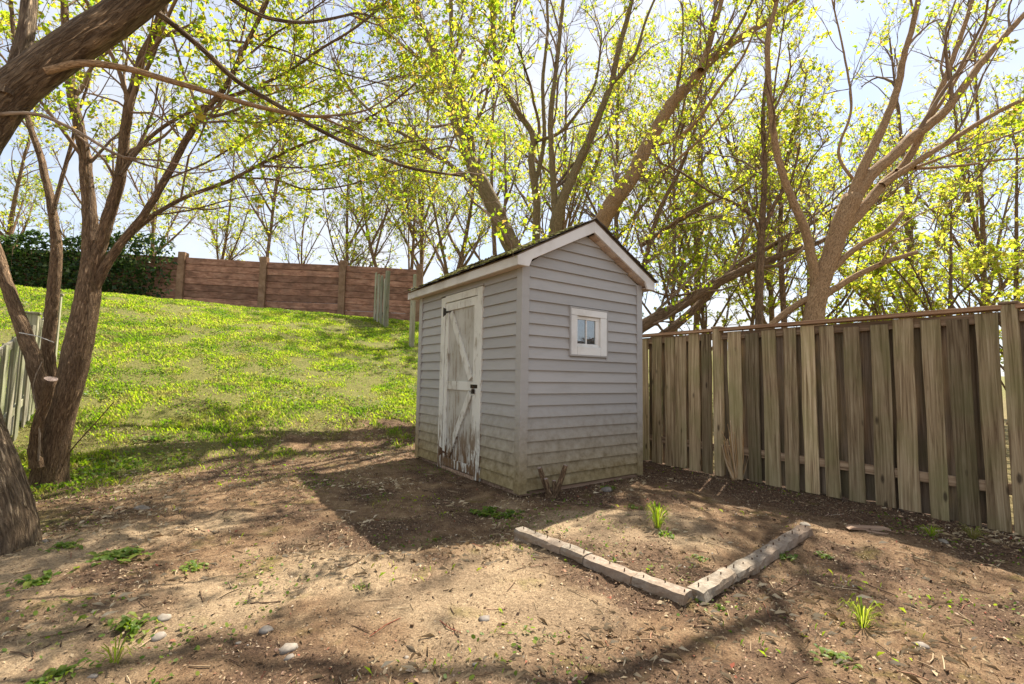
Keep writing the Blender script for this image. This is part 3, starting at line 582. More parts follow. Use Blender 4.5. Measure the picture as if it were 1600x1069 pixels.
def leaves(cent, per, size, mat, name, parent, origin, spread=.05, droop=.0):
    """star-shaped young leaf clusters: each leaf a folded diamond"""
    C = np.repeat(cent, per, 0); n = len(C); C = C+rng.normal(0, spread, (n, 3))*rng.choice([.2, 1.0], n, p=[.75, .25])[:, None]; d = unit(rng.normal(size=(n, 3))*np.array([1, 1, .7])+np.array([0, 0, -droop]))
    s1 = unit(np.cross(d, rng.normal(size=(n, 3)))); up = np.cross(s1, d); l = size*rng.uniform(.5, 1.35, n)[:, None]*np.repeat(rng.uniform(.65, 1.3, len(cent)), per)[:, None]; w = l*rng.uniform(.24, .4, n)[:, None]
    V = np.stack([C, C+d*l*.5+s1*w+up*l*.12, C+d*l-up*l*.1, C+d*l*.5-s1*w+up*l*.12], 1)-origin
    q = np.arange(n)[:, None]*4+np.array([[0, 1, 2, 3]]); return tag(mesh_obj(name, np_mesh(name, V, q, mat), parent), kind='stuff')
def tree(name, label, limbs, bark, leafm='leaf_spring', n2=2.6, l2=1.5, n3=5, l3=.62, n4=3.2, l4=.22, per=5, lsize=.06, leafp=.5, cat='tree', group=None, trop=.35, twigr=.003, flare=.2, S=14, lcl=1.6, n1=.3, l1=2.4, wsc=1.0, seg=.12, rough=.05, t0=.3):
    """limbs: list of dict(pts=[(px,py,depth)...] or xyz, w=[pixel widths], cut, bare)"""
    org = np.array(limbs[0]['xyz'][0] if 'xyz' in limbs[0] else P(*limbs[0]['pts'][0])); g = hz(org[0], org[1]); org = np.array([org[0], org[1], g])
    t = empty(name, org, 0, label, cat, group); L2p, L2r = [], []
    for k, lb in enumerate(limbs):
        if 'xyz' in lb: c = np.array(lb['xyz'], float); w = np.array(lb['w'], float)
        else: c = np.array([P(*p_) for p_ in lb['pts']]); w = np.array([w_*p_[2]/math.hypot(1, np.clip((p_[0]-800)/F_PX, -1.1, 1.1)) for w_, p_ in zip(lb['w'], lb['pts'])])/F_PX/2*wsc
        if k == 0 and c[0, 2] > g-.02:
            c = np.vstack([[c[0, 0], c[0, 1], g-.12], c]) if c[0, 2] < g+.35 else np.vstack([[c[0, 0]+(c[0, 0]-c[1, 0])*.15, c[0, 1]+.0, g-.12], c]); w = np.concatenate([[w[0]*1.1], w])
        pts, rad = smooth_line(c, w, seg); pts[1:-1] += rng.normal(0, 1, (len(pts)-2, 3))*np.minimum(rad[1:-1, None], .05)*(.06 if seg > .06 else .015)
        limb_mesh('trunk' if k == 0 else 'limb', pts, rad, S if rad.max() > .04 else 8, MAT[lb.get('bark', bark)], t, lb.get('rough', rough), flare if k == 0 else 0, lb.get('cut', False), org)
        if lb.get('bare'): continue
        K = 14; ss = np.linspace(lb.get('t0', t0)*(len(pts)-1), len(pts)-1, K); j = np.minimum(ss.astype(int), len(pts)-2); f = (ss-j)[:, None]; q = pts[j]*(1-f)+pts[j+1]*f; rr = rad[j]*(1-f[:, 0])+rad[j+1]*f[:, 0]
        ln = np.linalg.norm(np.diff(q, axis=0), axis=1).sum(); L2p.append((q, rr, ln*n2*lb.get('dens', 1)))
    q = np.array([a for a, b, c in L2p]); r = np.array([b for a, b, c in L2p]); nn = np.array([c for a, b, c in L2p])
    q1, r1 = sprout(q, r, nn*n1, l1, 14, .55, trop*1.1, .55, .05, twigr*2); q = np.concatenate([q, q1]); r = np.concatenate([r, r1]); nn = np.concatenate([nn, np.linalg.norm(np.diff(q1, axis=1), axis=2).sum(1)*n2*1.1])
    p2, r2 = sprout(q, r, nn, l2, 7, .75, trop, .5, .0, twigr*1.5, rcap=1.25); 
    tips, tr_ = sprout(q[:, -4:], r[:, -4:], 3.0, l2*.9, 7, .35, trop, .8, .5, twigr*1.5)
    p2 = np.concatenate([p2, tips]); r2 = np.concatenate([r2, tr_])
    p3, r3 = sprout(p2, r2, n3, l3, 4, .7, trop*.8, .6, .15, twigr*1.15); p4, r4 = sprout(p3, r3, n4, l4, 3, .7, trop*.6, .7, .2, twigr*.9)
    VV, QQ = [], []; o = 0
    for p_, r_, S_ in ((q1, r1, 6), (p2, r2, 5), (p3, r3, 3), (p4, r4, 3)):
        if len(p_) == 0: continue
        V, Q = tubes(p_, r_, S_); VV.append(V-org); QQ.append(Q+o); o += len(V)
    tag(mesh_obj('branches', np_mesh('branches', np.concatenate(VV), np.concatenate(QQ), MAT['twig'], True), t), kind='stuff')
    ends = np.concatenate([p4[:, -1], p4[:, 1], p3[:, -1], p3[:, 2]]) if len(p4) else p3[:, -1]
    ends = ends[rng.random(len(ends)) < leafp*.27*lcl]
    den = fbm(ends[:, 0]+ends[:, 2]*.6, ends[:, 1]+ends[:, 2]*.8, .9, 77, 2); ends = ends[rng.random(len(ends)) < sstep(.2, .55, den)*.85+.25]
    if len(ends): leaves(ends, per, lsize*.86, MAT[leafm], 'crown', t, org)
    return t
def D(pts, d): return [(x, y, d) if np.isscalar(d) else (x, y, d[0]+(d[1]-d[0])*i/(len(pts)-1)) for i, (x, y) in enumerate(pts)]
def lb(pts, d, w, **k): return dict(pts=D(pts, d), w=w if hasattr(w, '__len__') and len(w) == len(pts) else list(np.linspace(w[0], w[1], len(pts))), **k)
# foreground tree, trunk at the left edge
tree('maple_tree', 'huge furrowed tree at the left edge with a thick limb arching in overhead', [
    lb([(5, 835), (-12, 760), (-45, 660), (-75, 540), (-85, 400), (-60, 270), (5, 165), (95, 88), (190, 22), (290, -60), (400, -180)], (2.92, 2.75), [112, 110, 100, 94, 90, 88, 84, 74, 66, 52, 40], t0=.75, dens=.3),
    lb([(10, 150), (36, 70), (46, 0), (50, -90)], (2.75, 2.9), (36, 26), t0=.5, dens=.5),
    lb([(70, 112), (130, 99), (200, 108), (260, 125), (330, 145), (400, 166), (470, 180), (515, 183)], (2.7, 3.3), (17, 5), bark='bark_tan', dens=.35, t0=.5),
    lb([(215, 0), (260, 30), (320, 80), (370, 126), (430, 162), (490, 198), (560, 232), (640, 262), (720, 275)], (2.72, 4.2), (13, 3.5), dens=.22, t0=.3),
    lb([(-20, 180), (55, 178), (120, 205), (175, 238), (208, 251)], (2.75, 3.0), (9, 5), dens=.5, bark='bark_dead'),
    lb([(290, -60), (350, -10), (410, 25), (480, 35), (560, 20)], (2.8, 3.6), (10, 4), dens=.5),
    dict(xyz=[P(390, -165, 2.75), (-.9, 4.0, 5.2), (.2, 5.2, 6.6), (1.2, 6.0, 7.4), (2.0, 6.6, 7.8)], w=[.06, .05, .04, .028, .012], t0=.3, dens=2.4)],  # xyz limb is unseen above the view, added to shade the near soil
    'bark_furrowed', n2=1.3, l2=.9, n3=3.0, l3=.5, n4=2, l4=.16, per=4, lsize=.055, leafp=1.0, S=36, seg=.05, twigr=.0018, flare=.16, rough=.055, trop=-.05, lcl=1.0)
# multi-stemmed tree
tree('maple_tree', 'several-stemmed brown tree beside the low left fence with a sawn stub', [
    lb([(78, 745), (88, 690), (103, 625), (122, 540), (136, 460), (141, 400), (139, 310), (131, 235), (117, 170), (108, 105), (102, 30), (98, -60)], (4.62, 4.5), [64, 56, 54, 54, 48, 34, 27, 24, 22, 19, 16, 13], t0=.5),
    lb([(135, 470), (152, 400), (169, 337), (187, 281), (196, 206), (204, 157), (221, 94), (243, 49), (258, 0), (280, -70)], (4.6, 4.3), [30, 26, 25, 22, 20, 19, 18, 17, 15, 12], t0=.3),
    lb([(140, 462), (180, 393), (224, 337), (258, 281), (288, 225), (314, 180), (348, 142), (368, 105), (387, 64), (415, 8), (440, -50)], (4.6, 4.4), [22, 18, 15, 14, 13, 12, 10, 9, 8, 7, 6], t0=.25),
    lb([(188, 275), (210, 243), (240, 210), (281, 183), (329, 161), (393, 138), (449, 112), (498, 79), (560, 40), (620, -10)], (4.4, 5.0), (9, 3.5), t0=.2),
    lb([(150, 430), (172, 397), (224, 348), (284, 311), (355, 284), (404, 258), (468, 228), (540, 202), (600, 170), (650, 130)], (4.6, 5.6), (11, 3), t0=.2),
    lb([(258, 281), (330, 250), (420, 195), (520, 150), (620, 120)], (4.5, 5.4), (4.5, 2), t0=.1, dens=.8), lb([(314, 180), (380, 180), (470, 190), (560, 215), (660, 250)], (4.5, 5.2), (4, 1.8), t0=.1, dens=.8),
    lb([(224, 337), (290, 330), (360, 312), (430, 300)], (4.6, 5.2), (4, 1.8), t0=.1, dens=.6), lb([(404, 258), (470, 262), (540, 250), (620, 225), (710, 215)], (4.9, 6.0), (4, 1.8), t0=.1, dens=.8), lb([(243, 49), (330, 60), (430, 75), (520, 110), (610, 135)], (4.4, 5.0), (5, 2), t0=.1, dens=.8), lb([(368, 105), (420, 60), (480, 20), (550, -30)], (4.4, 4.8), (5, 2), t0=.1),
    lb([(374, 278), (430, 281), (479, 296), (540, 290), (610, 268)], (5.0, 5.8), (4.5, 2.4), t0=.1),
    lb([(90, 690), (70, 630), (60, 585), (42, 530), (22, 478), (6, 430), (-10, 380), (-45, 300), (-90, 200)], (4.6, 4.4), [36, 34, 33, 31, 28, 25, 23, 20, 15], t0=.6),
    lb([(92, 625), (76, 560), (80, 490), (86, 430), (88, 385), (80, 325), (66, 255), (48, 200), (30, 130), (20, 40), (15, -40)], (4.75, 4.6), [26, 25, 25, 24, 22, 18, 15, 13, 11, 9, 8], t0=.5),
    lb([(82, 335), (98, 275), (112, 225), (120, 185), (140, 120), (150, 40)], (4.6, 4.8), (10, 4), t0=.2),
    lb([(58, 730), (55, 690), (64, 650), (74, 618), (80, 592)], (4.45, 4.3), [30, 24, 22, 22, 25], bare=True, cut=True),
    lb([(60, 720), (62, 680), (57, 640), (52, 600), (66, 565)], (4.4, 4.3), (5, 2), bare=True, bark='bark_dead'),
    lb([(92, 740), (110, 705), (150, 660), (178, 628)], (4.5, 4.4), (3.5, 2), bare=True)],
    'bark_brown', n2=3.2, l2=1.0, n3=4.6, l3=.5, n4=2.8, l4=.17, per=5, wsc=.9, lsize=.055, leafp=1.25, S=22, seg=.07, twigr=.002, trop=.12, flare=.18)
# trees behind the shed, outside the fence
tree('maple_tree', 'mossy tree leaning left above the left slope of the shed roof', [
    lb([(905, 600), (850, 470), (800, 385), (765, 310), (737, 255), (716, 200), (700, 140), (680, 80), (655, 30), (630, -60)], (10, 10), [46, 42, 37, 33, 28, 24, 22, 20, 17, 12], t0=.25),
    lb([(742, 265), (732, 195), (716, 125), (706, 60), (705, -50)], (10, 10.3), (16, 8), t0=.1), lb([(755, 300), (700, 255), (650, 222), (600, 190), (555, 150), (520, 90)], (10, 9.4), (11, 4), t0=.1),
    lb([(705, 170), (745, 110), (770, 40), (790, -60)], (10, 10.6), (10, 5), t0=.1), lb([(690, 110), (640, 80), (580, 20), (540, -50)], (10, 9), (9, 4), t0=.1)],
    'bark_mossy', wsc=.76, leafp=.65, n1=.12, n2=1.5, l2=1.9, n3=4.6, l3=.75, n4=2.6, lsize=.082, twigr=.0035)
tree('maple_tree', 'slim tree rising straight up behind the middle of the shed roof', [
    lb([(850, 600), (838, 470), (838, 370), (838, 310), (830, 250), (832, 210), (800, 160), (776, 100), (770, 30), (760, -60)], (10.6, 10.6), [20, 18, 17, 16, 14, 13, 12, 10, 9, 7], t0=.3),
    lb([(833, 222), (870, 210), (900, 180), (930, 130), (940, 60)], (10.6, 10.2), (8, 4), t0=.1), lb([(836, 290), (850, 220), (848, 130), (856, 40), (850, -50)], (10.6, 11), (10, 5), t0=.1), dict(xyz=[P(770, 30, 10.6), (-.5, 9.6, 10.2), (-.7, 8.6, 11.0), (-1.2, 7.6, 11.6)], w=[.06, .05, .035, .015], t0=.2, dens=.5)],  # last limb rises out of view, added to cast shade on the left foreground
    'bark_mossy', wsc=.76, leafp=.65, n1=.12, n2=1.4, l2=1.6, n3=4.6, l3=.7, n4=2.6, lsize=.082, twigr=.0035)
tree('maple_tree', 'forked tree leaning right just left of the shed ridge', [
    lb([(858, 600), (862, 470), (867, 360), (877, 318), (900, 265), (920, 220), (936, 180), (955, 130), (966, 80), (985, 10), (1000, -70)], (10.2, 10.2), [30, 28, 27, 22, 18, 17, 15, 13, 12, 10, 7], t0=.35),
    lb([(868, 345), (864, 270), (860, 190), (870, 100), (880, 0), (885, -70)], (10.2, 10.6), (15, 6), t0=.1), lb([(950, 140), (990, 90), (1010, 30), (1040, -40)], (10.2, 9.6), (8, 4), t0=.05)],
    'bark_mossy', wsc=.76, leafp=.65, n1=.12, n2=1.4, l2=1.7, n3=4.6, l3=.7, n4=2.6, lsize=.082, twigr=.0035)
tree('maple_tree', 'thick brown trunk slanting right from behind the shed ridge', [
    lb([(905, 590), (915, 430), (945, 337), (985, 280), (1008, 235), (1048, 165), (1080, 128), (1102, 102), (1136, 73), (1172, 50), (1240, 5), (1300, -60)], (9.4, 9.0), [42, 38, 36, 33, 31, 28, 25, 22, 19, 16, 12, 9], t0=.4),
    lb([(1095, 110), (1108, 70), (1118, 35), (1130, -10), (1140, -70)], (9, 9.4), (16, 8), t0=.1), lb([(1015, 228), (1060, 215), (1095, 180), (1130, 130), (1160, 90), (1190, 20)], (9.2, 8.4), (11, 4), t0=.1),
    lb([(990, 275), (1030, 270), (1075, 235), (1110, 200), (1150, 150)], (9.3, 8.8), (8, 4), t0=.1)],
    'bark_tan', wsc=.76, leafp=.6, n1=.1, n2=1.5, l2=1.7, n3=4.6, l3=.7, n4=2.6, lsize=.08, twigr=.0034)
tree('leaning_tree', 'low tree sprawling sideways over the fence right of the shed', [
    lb([(955, 600), (985, 530), (1020, 500), (1062, 478), (1110, 448), (1165, 421), (1230, 396), (1290, 374), (1345, 330), (1400, 300)], (9.2, 8.6), [30, 28, 26, 24, 22, 19, 15, 11, 8, 5], t0=.3),
    lb([(1000, 545), (1045, 518), (1090, 478), (1125, 440), (1160, 410), (1205, 385), (1255, 358), (1310, 322), (1370, 300)], (9.2, 9.8), [20, 19, 17, 15, 13, 11, 9, 7, 4], t0=.3),
    lb([(1110, 448), (1060, 462), (1020, 455), (990, 430)], (8.9, 9), (6, 3), t0=.1), lb([(1000, 385), (1060, 345), (1110, 318), (1160, 290), (1200, 250)], (9.6, 9.2), (10, 4), t0=.1),
    lb([(985, 530), (1002, 450), (1010, 400), (1030, 330), (1065, 260), (1090, 190)], (9.4, 9.6), (14, 6), t0=.3)],
    'bark_brown', wsc=.75, n2=2.8, l2=1.3, n3=5, l3=.6, n4=3, lsize=.078, twigr=.0032)
tree('sapling_tree', 'slender upright sapling behind the fence between shed and big trunk', [
    lb([(1186, 640), (1186, 520), (1188, 400), (1190, 350), (1195, 260), (1192, 180), (1200, 100), (1205, 20)], (8.2, 8.2), [15, 14, 13, 11, 9, 7, 5, 3], t0=.3),
    lb([(1188, 378), (1180, 345), (1155, 322), (1110, 300), (1062, 268), (1030, 255)], (8.2, 7.8), (7, 2.5), t0=.1), lb([(1190, 365), (1215, 310), (1235, 285), (1250, 230)], (8.2, 8), (8, 3), t0=.1)],
    'bark_brown', leafm='leaf_yellow', n2=2.6, l2=.9, n3=4, l3=.5, n4=3, lsize=.085)
tree('sapling_tree', 'thin dark sapling just left of the big trunk behind the fence', [
    lb([(1228, 640), (1225, 500), (1220, 400), (1222, 300), (1240, 200), (1262, 110)], (9.5, 9.5), [11, 10, 9, 7, 5, 3], t0=.3)], 'bark_brown', leafm='leaf_yellow', n2=4, l2=1.0, n3=4, l3=.5, n4=3, lsize=.085)
tree('maple_tree', 'big tan many-limbed tree standing close behind the right fence', [
    lb([(1262, 700), (1264, 600), (1267, 540), (1272, 490), (1282, 445), (1298, 400), (1315, 350), (1332, 308)], (6.0, 6.0), [46, 44, 42, 38, 37, 36, 37, 40], bare=True),
    lb([(1322, 330), (1350, 260), (1380, 198), (1402, 140), (1412, 90), (1426, 40), (1438, -20), (1450, -90)], (6, 6), [26, 20, 17, 15, 13, 12, 11, 9], t0=.3),
    lb([(1322, 330), (1360, 275), (1395, 245), (1425, 215), (1475, 175), (1530, 103), (1580, 45), (1640, -20)], (6, 5.9), [28, 25, 24, 23, 20, 17, 14, 11], t0=.3),
    lb([(1310, 362), (1345, 330), (1378, 290), (1408, 262), (1432, 225), (1452, 180), (1482, 110), (1510, 30), (1530, -40)], (6, 6.2), [28, 24, 21, 18, 16, 14, 12, 10, 8], t0=.4),
    lb([(1378, 290), (1425, 258), (1482, 222), (1550, 180), (1615, 148), (1680, 120)], (6, 5.8), [16, 14, 13, 11, 9, 7], t0=.2),
    lb([(1400, 266), (1460, 262), (1510, 258), (1560, 250), (1630, 246)], (6, 6.4), (8, 4), t0=.2), lb([(1430, 262), (1490, 240), (1545, 222), (1610, 200)], (6, 6.3), (7, 4), t0=.2),
    lb([(1276, 470), (1272, 420), (1258, 360), (1242, 322), (1225, 280), (1212, 230), (1202, 140), (1200, 60), (1214, 0), (1225, -70)], (6, 5.9), [22, 19, 17, 15, 14, 13, 11, 10, 9, 7], t0=.4),
    lb([(1298, 425), (1320, 402), (1345, 383), (1380, 365), (1398, 350), (1411, 332)], (5.95, 5.8), (14, 9), bare=True, cut=True), lb([(1280, 468), (1330, 435), (1380, 411), (1433, 394)], (5.95, 5.7), (15, 9), bare=True, cut=True),
    lb([(1376, 412), (1396, 382), (1421, 373)], (5.75, 5.7), (6, 4), bare=True, cut=True), lb([(1272, 462), (1240, 480), (1205, 508), (1180, 540)], (6, 6.3), (15, 10), bare=True),
    lb([(1375, 385), (1420, 345), (1460, 325), (1480, 322)], (5.9, 5.9), (4, 2), t0=.2), lb([(1450, 190), (1490, 130), (1530, 60), (1570, -30)], (6.1, 6.5), (10, 5), t0=.1), lb([(1340, 290), (1310, 240), (1330, 170), (1320, 90), (1300, 0)], (6.1, 6.6), (7, 3), t0=.1),
    dict(xyz=[P(1214, 0, 5.9), (2.7, 5.7, 7.2), (1.7, 5.5, 8.1), (.5, 5.4, 8.7), (-.6, 5.6, 9.0)], w=[.045, .04, .032, .024, .012], t0=.2, dens=.55), dict(xyz=[P(1438, -20, 6), (4.7, 5.6, 7.5), (3.9, 5.1, 8.7), (3.0, 4.7, 9.5)], w=[.05, .042, .03, .015], t0=.2, dens=.9), dict(xyz=[(2.7, 5.7, 7.2), (2.4, 6.4, 8.2), (1.2, 7.2, 9.4), (.2, 8.0, 10)], w=[.035, .03, .024, .012], t0=.1, dens=.5)],  # three unseen limbs overhead, added for their branch shadows on the yard
    'bark_tan', wsc=.9, leafp=.5, n1=.08, n2=1.7, l2=1.2, n3=4.4, l3=.55, n4=2.8, l4=.18, lsize=.066, twigr=.0024, S=20, seg=.09, flare=.2)
# further trees: trunks in view, then crowns
def far_tree(label, base, d, h, lean=(0, 0), r=.09, leafm='leaf_spring', stems=3, group=None, **k):
    b = P(base, 560, d); g = hz(b[0], b[1]); b = np.array([b[0], b[1], g]); Ls = []
    top = b+np.array([lean[0], lean[1], h]); mid = (b+top)/2+rng.normal(0, .25, 3); Ls.append(dict(xyz=[b, b*.72+mid*.28+rng.normal(0, .06, 3), mid, top], w=[r, r*.85, r*.6, r*.2], t0=.2))
    for i in range(stems):
        s0 = b+(mid-b)*rng.uniform(.25, .9); a = rng.uniform(0, 6.28); e = s0+np.array([math.cos(a), math.sin(a), 1.7])*h*rng.uniform(.16, .3); Ls.append(dict(xyz=[s0, (s0+e)/2+rng.normal(0, .15, 3), e], w=[r*.5, r*.35, r*.12], t0=.15))
    kw = dict(n2=1.9, l2=h*.17, n3=4.3, l3=h*.07, n4=2.2, l4=.24, lsize=.105, per=5, leafp=.95, seg=.35, n1=.14, l1=h*.2, twigr=.004, S=8); kw.update(k)
    return tree('background_tree', label, Ls, 'bark_brown', leafm=leafm, group=group, **kw)
GB = 'trees beyond the yard'
far_tree('leafy young tree behind the left end of the brown barrier wall', 330, 23, 10, (.5, 0), .1, 'leaf_yellow', 4, GB)
far_tree('thin tree above the barrier wall left of the leftover fence panel', 470, 25, 11, (.3, 0), .07, 'leaf_spring', 3, GB, leafp=.7, n2=1.7)
far_tree('left-leaning tree behind the barrier wall above the leftover fence panel', 612, 22, 9.5, (-2.2, 0), .12, 'leaf_spring', 3, GB)
far_tree('straight mossy-trunked tree behind the right end of the barrier wall', 629, 23.5, 12, (.2, 0), .11, 'leaf_spring', 4, GB)
far_tree('right-leaning tree between the barrier end post and the shed roof', 690, 20.5, 9, (1.6, 0), .17, 'leaf_spring', 5, GB)
far_tree('fine-twigged tree behind the second bay of the barrier wall', 400, 21, 12, (.6, 0), .1, 'leaf_spring', 5, GB)
far_tree('tall fine-twigged tree behind the third bay of the barrier wall', 545, 24, 12, (-.4, 0), .11, 'leaf_spring', 6, GB)
far_tree('bushy tree far behind the ivy at the left', 130, 22, 9, (.5, 0), .12, 'leaf_yellow', 4, GB)
far_tree('tree behind the ivy at the far left edge', -10, 21, 10, (.8, 0), .13, 'leaf_spring', 4, GB)
far_tree('tall tree behind the ivy right of the brown stems', 225, 24, 13, (0, 0), .12, 'leaf_yellow', 4, GB)
far_tree('yellow-green bushy tree low behind the fence near the shed eave', 1105, 14, 6.5, (.3, 0), .08, 'leaf_yellow', 6, GB, n2=2.4)
far_tree('yellow-green tree behind the slender upright sapling', 1160, 16.5, 8, (.2, 0), .09, 'leaf_yellow', 6, GB, n2=2.4)
far_tree('thin straight tree deep between the shed eave and the sapling', 1045, 13, 9, (.2, 0), .08, 'leaf_spring', 4, GB)
far_tree('yellow tree low behind the sawn stubs of the big trunk', 1375, 11, 4.6, (.3, 0), .07, 'leaf_yellow', 6, GB, n2=2.4)
far_tree('orange-tinged tree between the big trunk and the right edge', 1465, 10, 5.2, (.5, 0), .07, 'leaf_yellow', 6, GB, n2=2.4)
far_tree('sparse thin tree above the rightmost fence post', 1568, 13, 4.2, (.1, 0), .05, 'leaf_spring', 3, GB, leafp=.3, n2=1.6)
far_tree('bushy tree at the right edge above the fence', 1600, 11, 7.2, (.2, 0), .09, 'leaf_yellow', 5, GB, n2=2.2)
far_tree('yellow-green tree behind the big trunk fork', 1285, 13, 7, (-.2, 0), .09, 'leaf_yellow', 6, GB, n2=2.4)
far_tree('tall tree deep behind the shed ridge', 960, 17, 13, (.2, 0), .12, 'leaf_yellow', 5, GB)
far_tree('tall tree deep behind the left slope of the shed roof', 775, 19, 12, (-.3, 0), .12, 'leaf_spring', 5, GB)
far_tree('tall tree far behind the middle of the shed roof', 872, 22, 15, (.3, 0), .14, 'leaf_spring', 7, GB)
far_tree('tall tree far behind the thick slanting trunk', 1085, 16, 14, (.4, 0), .12, 'leaf_spring', 6, GB)
far_tree('tall tree far behind the slender upright sapling', 1200, 17, 14.5, (.3, 0), .12, 'leaf_spring', 6, GB)
far_tree('tall tree far behind the upper limbs of the big trunk', 1400, 15, 13, (.3, 0), .12, 'leaf_spring', 6, GB)
far_tree('tall tree far behind at the right edge', 1545, 16, 14, (.2, 0), .12, 'leaf_spring', 6, GB)
far_tree('tall tree far off left of the mossy leaning tree', 655, 26, 17, (.2, 0), .15, 'leaf_spring', 7, GB)
# ------------------------------------------------------------------ ivy and timber at the foot of the barrier
ivy = empty('ivy', (*(pA-dB*2.2), hz(*(pA-dB*2.2))), 0, 'dark ivy smothering the left stretch of the barrier wall', 'ivy'); io = np.array(ivy.location)
n = 15000; k = rng.uniform(-4.6, -1.04, n); hgt = rng.uniform(0, 1, n)**.9*(2.75+.5*vnoise(k*3, k*0, 1, 5)); lump = fbm(k*2.3, hgt*.9, 1, 61, 3)
q = pA[None]+dB[None]*k[:, None]; nrm2 = np.array([dB[1], -dB[0]])/LB; off = .12+.75*lump*rng.uniform(.55, 1, n)*(1-.35*hgt/3); keep = ~((k > -1.55) & (rng.random(n) < sstep(-1.6, -1.05, k)*.8))
C = np.concatenate([q+nrm2[None]*off[:, None], (ground(q[:, 0], q[:, 1])+hgt)[:, None]], 1)[keep]
leaves(C, 1, .15, MAT['leaf_ivy'], 'leaves', ivy, io, .03, .5)
st = np.array([[[*(pA+dB*kk+nrm2*.2), 0] for _ in range(5)] for kk in np.linspace(-4.4, -1.2, 16)]); 
for i in range(len(st)):
    st[i, :, 2] = hz(*st[i, 0, :2])+np.linspace(-.05, 2.4, 5); st[i, :, :2] += rng.normal(0, .07, (5, 2))
V, Q = tubes(st, np.full((len(st), 5), .014), 5); tag(mesh_obj('stems', np_mesh('stems', V-io, Q, MAT['twig'], True), ivy), kind='stuff')
for (x, y, l, rz, lab) in ((172, 484, .95, .35, 'short orange-brown timber lying at the ivy foot beside the tree'), (210, 487, 1.9, .05, 'long pale timber lying in front of the ivy'), (238, 482, 1.3, -.25, 'reddish timber leaning at the ivy foot near the barrier post')):
    p_ = P(x, y, 17.0); gz_ = hz(p_[0], p_[1]); t = empty('timber', (p_[0], p_[1], gz_), rz, lab, 'timber', 'timbers by the ivy')
    V = boxv(-l/2, l/2, -.07, .07, .0, .13); V = [(a_+random.uniform(-.03, .03), b_, c_+(.08 if a_ > 0 else 0)) for a_, b_, c_ in V]; poly('beam', V, BF, MAT['timber'], t, .01)
# ------------------------------------------------------------------ grass, weeds, litter
def blades(x, y, ln, wd, mat, name, label, cat='grass', lean=.55):
    n = len(x); z = ground(x, y); a = rng.uniform(0, 6.28, n); d = np.stack([np.cos(a), np.sin(a), np.zeros(n)], -1); s_ = np.stack([-d[:, 1], d[:, 0], np.zeros(n)], -1); b = np.stack([x, y, z-.004], -1)
    lk = (lean*rng.uniform(.2, 1.5, n))[:, None]; upv = np.array([0, 0, 1.]); l = ln[:, None]; w = wd[:, None]
    m = b+(upv*.62+d*lk*.35)*l; tp = b+(upv*np.clip(1-.35*lk, .35, 1)+d*lk)*l
    V = np.stack([b-s_*w, b+s_*w, m+s_*w*.8, tp], 1); f = np.array([[0, 1, 2], [0, 2, 3]])
    o = mesh_obj(name, np_mesh(name, V, (f[None]+np.arange(n)[:, None, None]*4).reshape(-1, 3), mat)); return tag(o, label, cat, kind='stuff')
def scatter(n, u0, u1, v0, v1):
    u = rng.uniform(u0, u1, n); v = rng.uniform(v0, v1, n); return u*A2[0]+v*B2[0], u*A2[1]+v*B2[1], u, v
x, y, u, v = scatter(700000, 5.2, 21.5, -7.5, 9.5); g_, s_, m_ = masks(x, y); pat = fbm(x, y, 2.0, 91, 3); dist = np.hypot(x, y)
inshed = (u > SU-.03) & (u < SU+L+.05) & (v > SV-.05) & (v < SV+W+.05)
vis = (np.abs(x/np.maximum(y, .1)) < 1.2) & (v < 7.5) & ~inshed
keep = vis & (rng.random(len(x)) < g_*(.12+.88*sstep(.3, .55, pat))*np.clip(1.2-dist/40, .3, 1)); x, y, dist, pat = x[keep], y[keep], dist[keep], pat[keep]
blades(x, y, rng.uniform(.015, .06, len(x))*(.4+1.5*pat), .0019+.00042*dist*rng.uniform(.7, 1.3, len(x)), MAT['grass_blade'], 'grass', 'patchy bright green grass covering the slope')
# broad-leaved ground cover
def disc_leaves(x, y, size, mat, name, label, cat, zoff=.02):
    n = len(x); c = np.stack([x, y, ground(x, y)+rng.uniform(.3, 1.6, n)*zoff], -1); nm = unit(rng.normal(0, .45, (n, 3))+np.array([0, 0, 1])); t = unit(np.cross(nm, rng.normal(size=(n, 3)))); b = np.cross(nm, t)
    th = np.linspace(0, 2*np.pi, 6, endpoint=False); V = c[:, None]+size[:, None, None]*(np.cos(th)[None, :, None]*t[:, None]*1.15+np.sin(th)[None, :, None]*b[:, None]*.8)
    f = np.array([[0, 1, 2, 3], [0, 3, 4, 5]]); return tag(mesh_obj(name, np_mesh(name, V, (f[None]+np.arange(n)[:, None, None]*6).reshape(-1, 4), mat)), label, cat, kind='stuff')
x, y, u, v = scatter(85000, 5.4, 18, -6.5, 7.5); g_, s_, m_ = masks(x, y); cl = fbm(x, y, 1.3, 101, 3); inshed = (u > SU-.03) & (u < SU+L+.05) & (v > SV-.05) & (v < SV+W+.05)
keep = ~inshed & (np.abs(x/np.maximum(y, .1)) < 1.2) & (rng.random(len(x)) < g_*sstep(.50, .62, cl)*.9); x, y = x[keep], y[keep]
disc_leaves(x, y, rng.uniform(.009, .022, len(x)), MAT['weed_leaf'], 'ground_cover', 'clumps of broad-leaved ground cover among the slope grass', 'ground cover', .035)
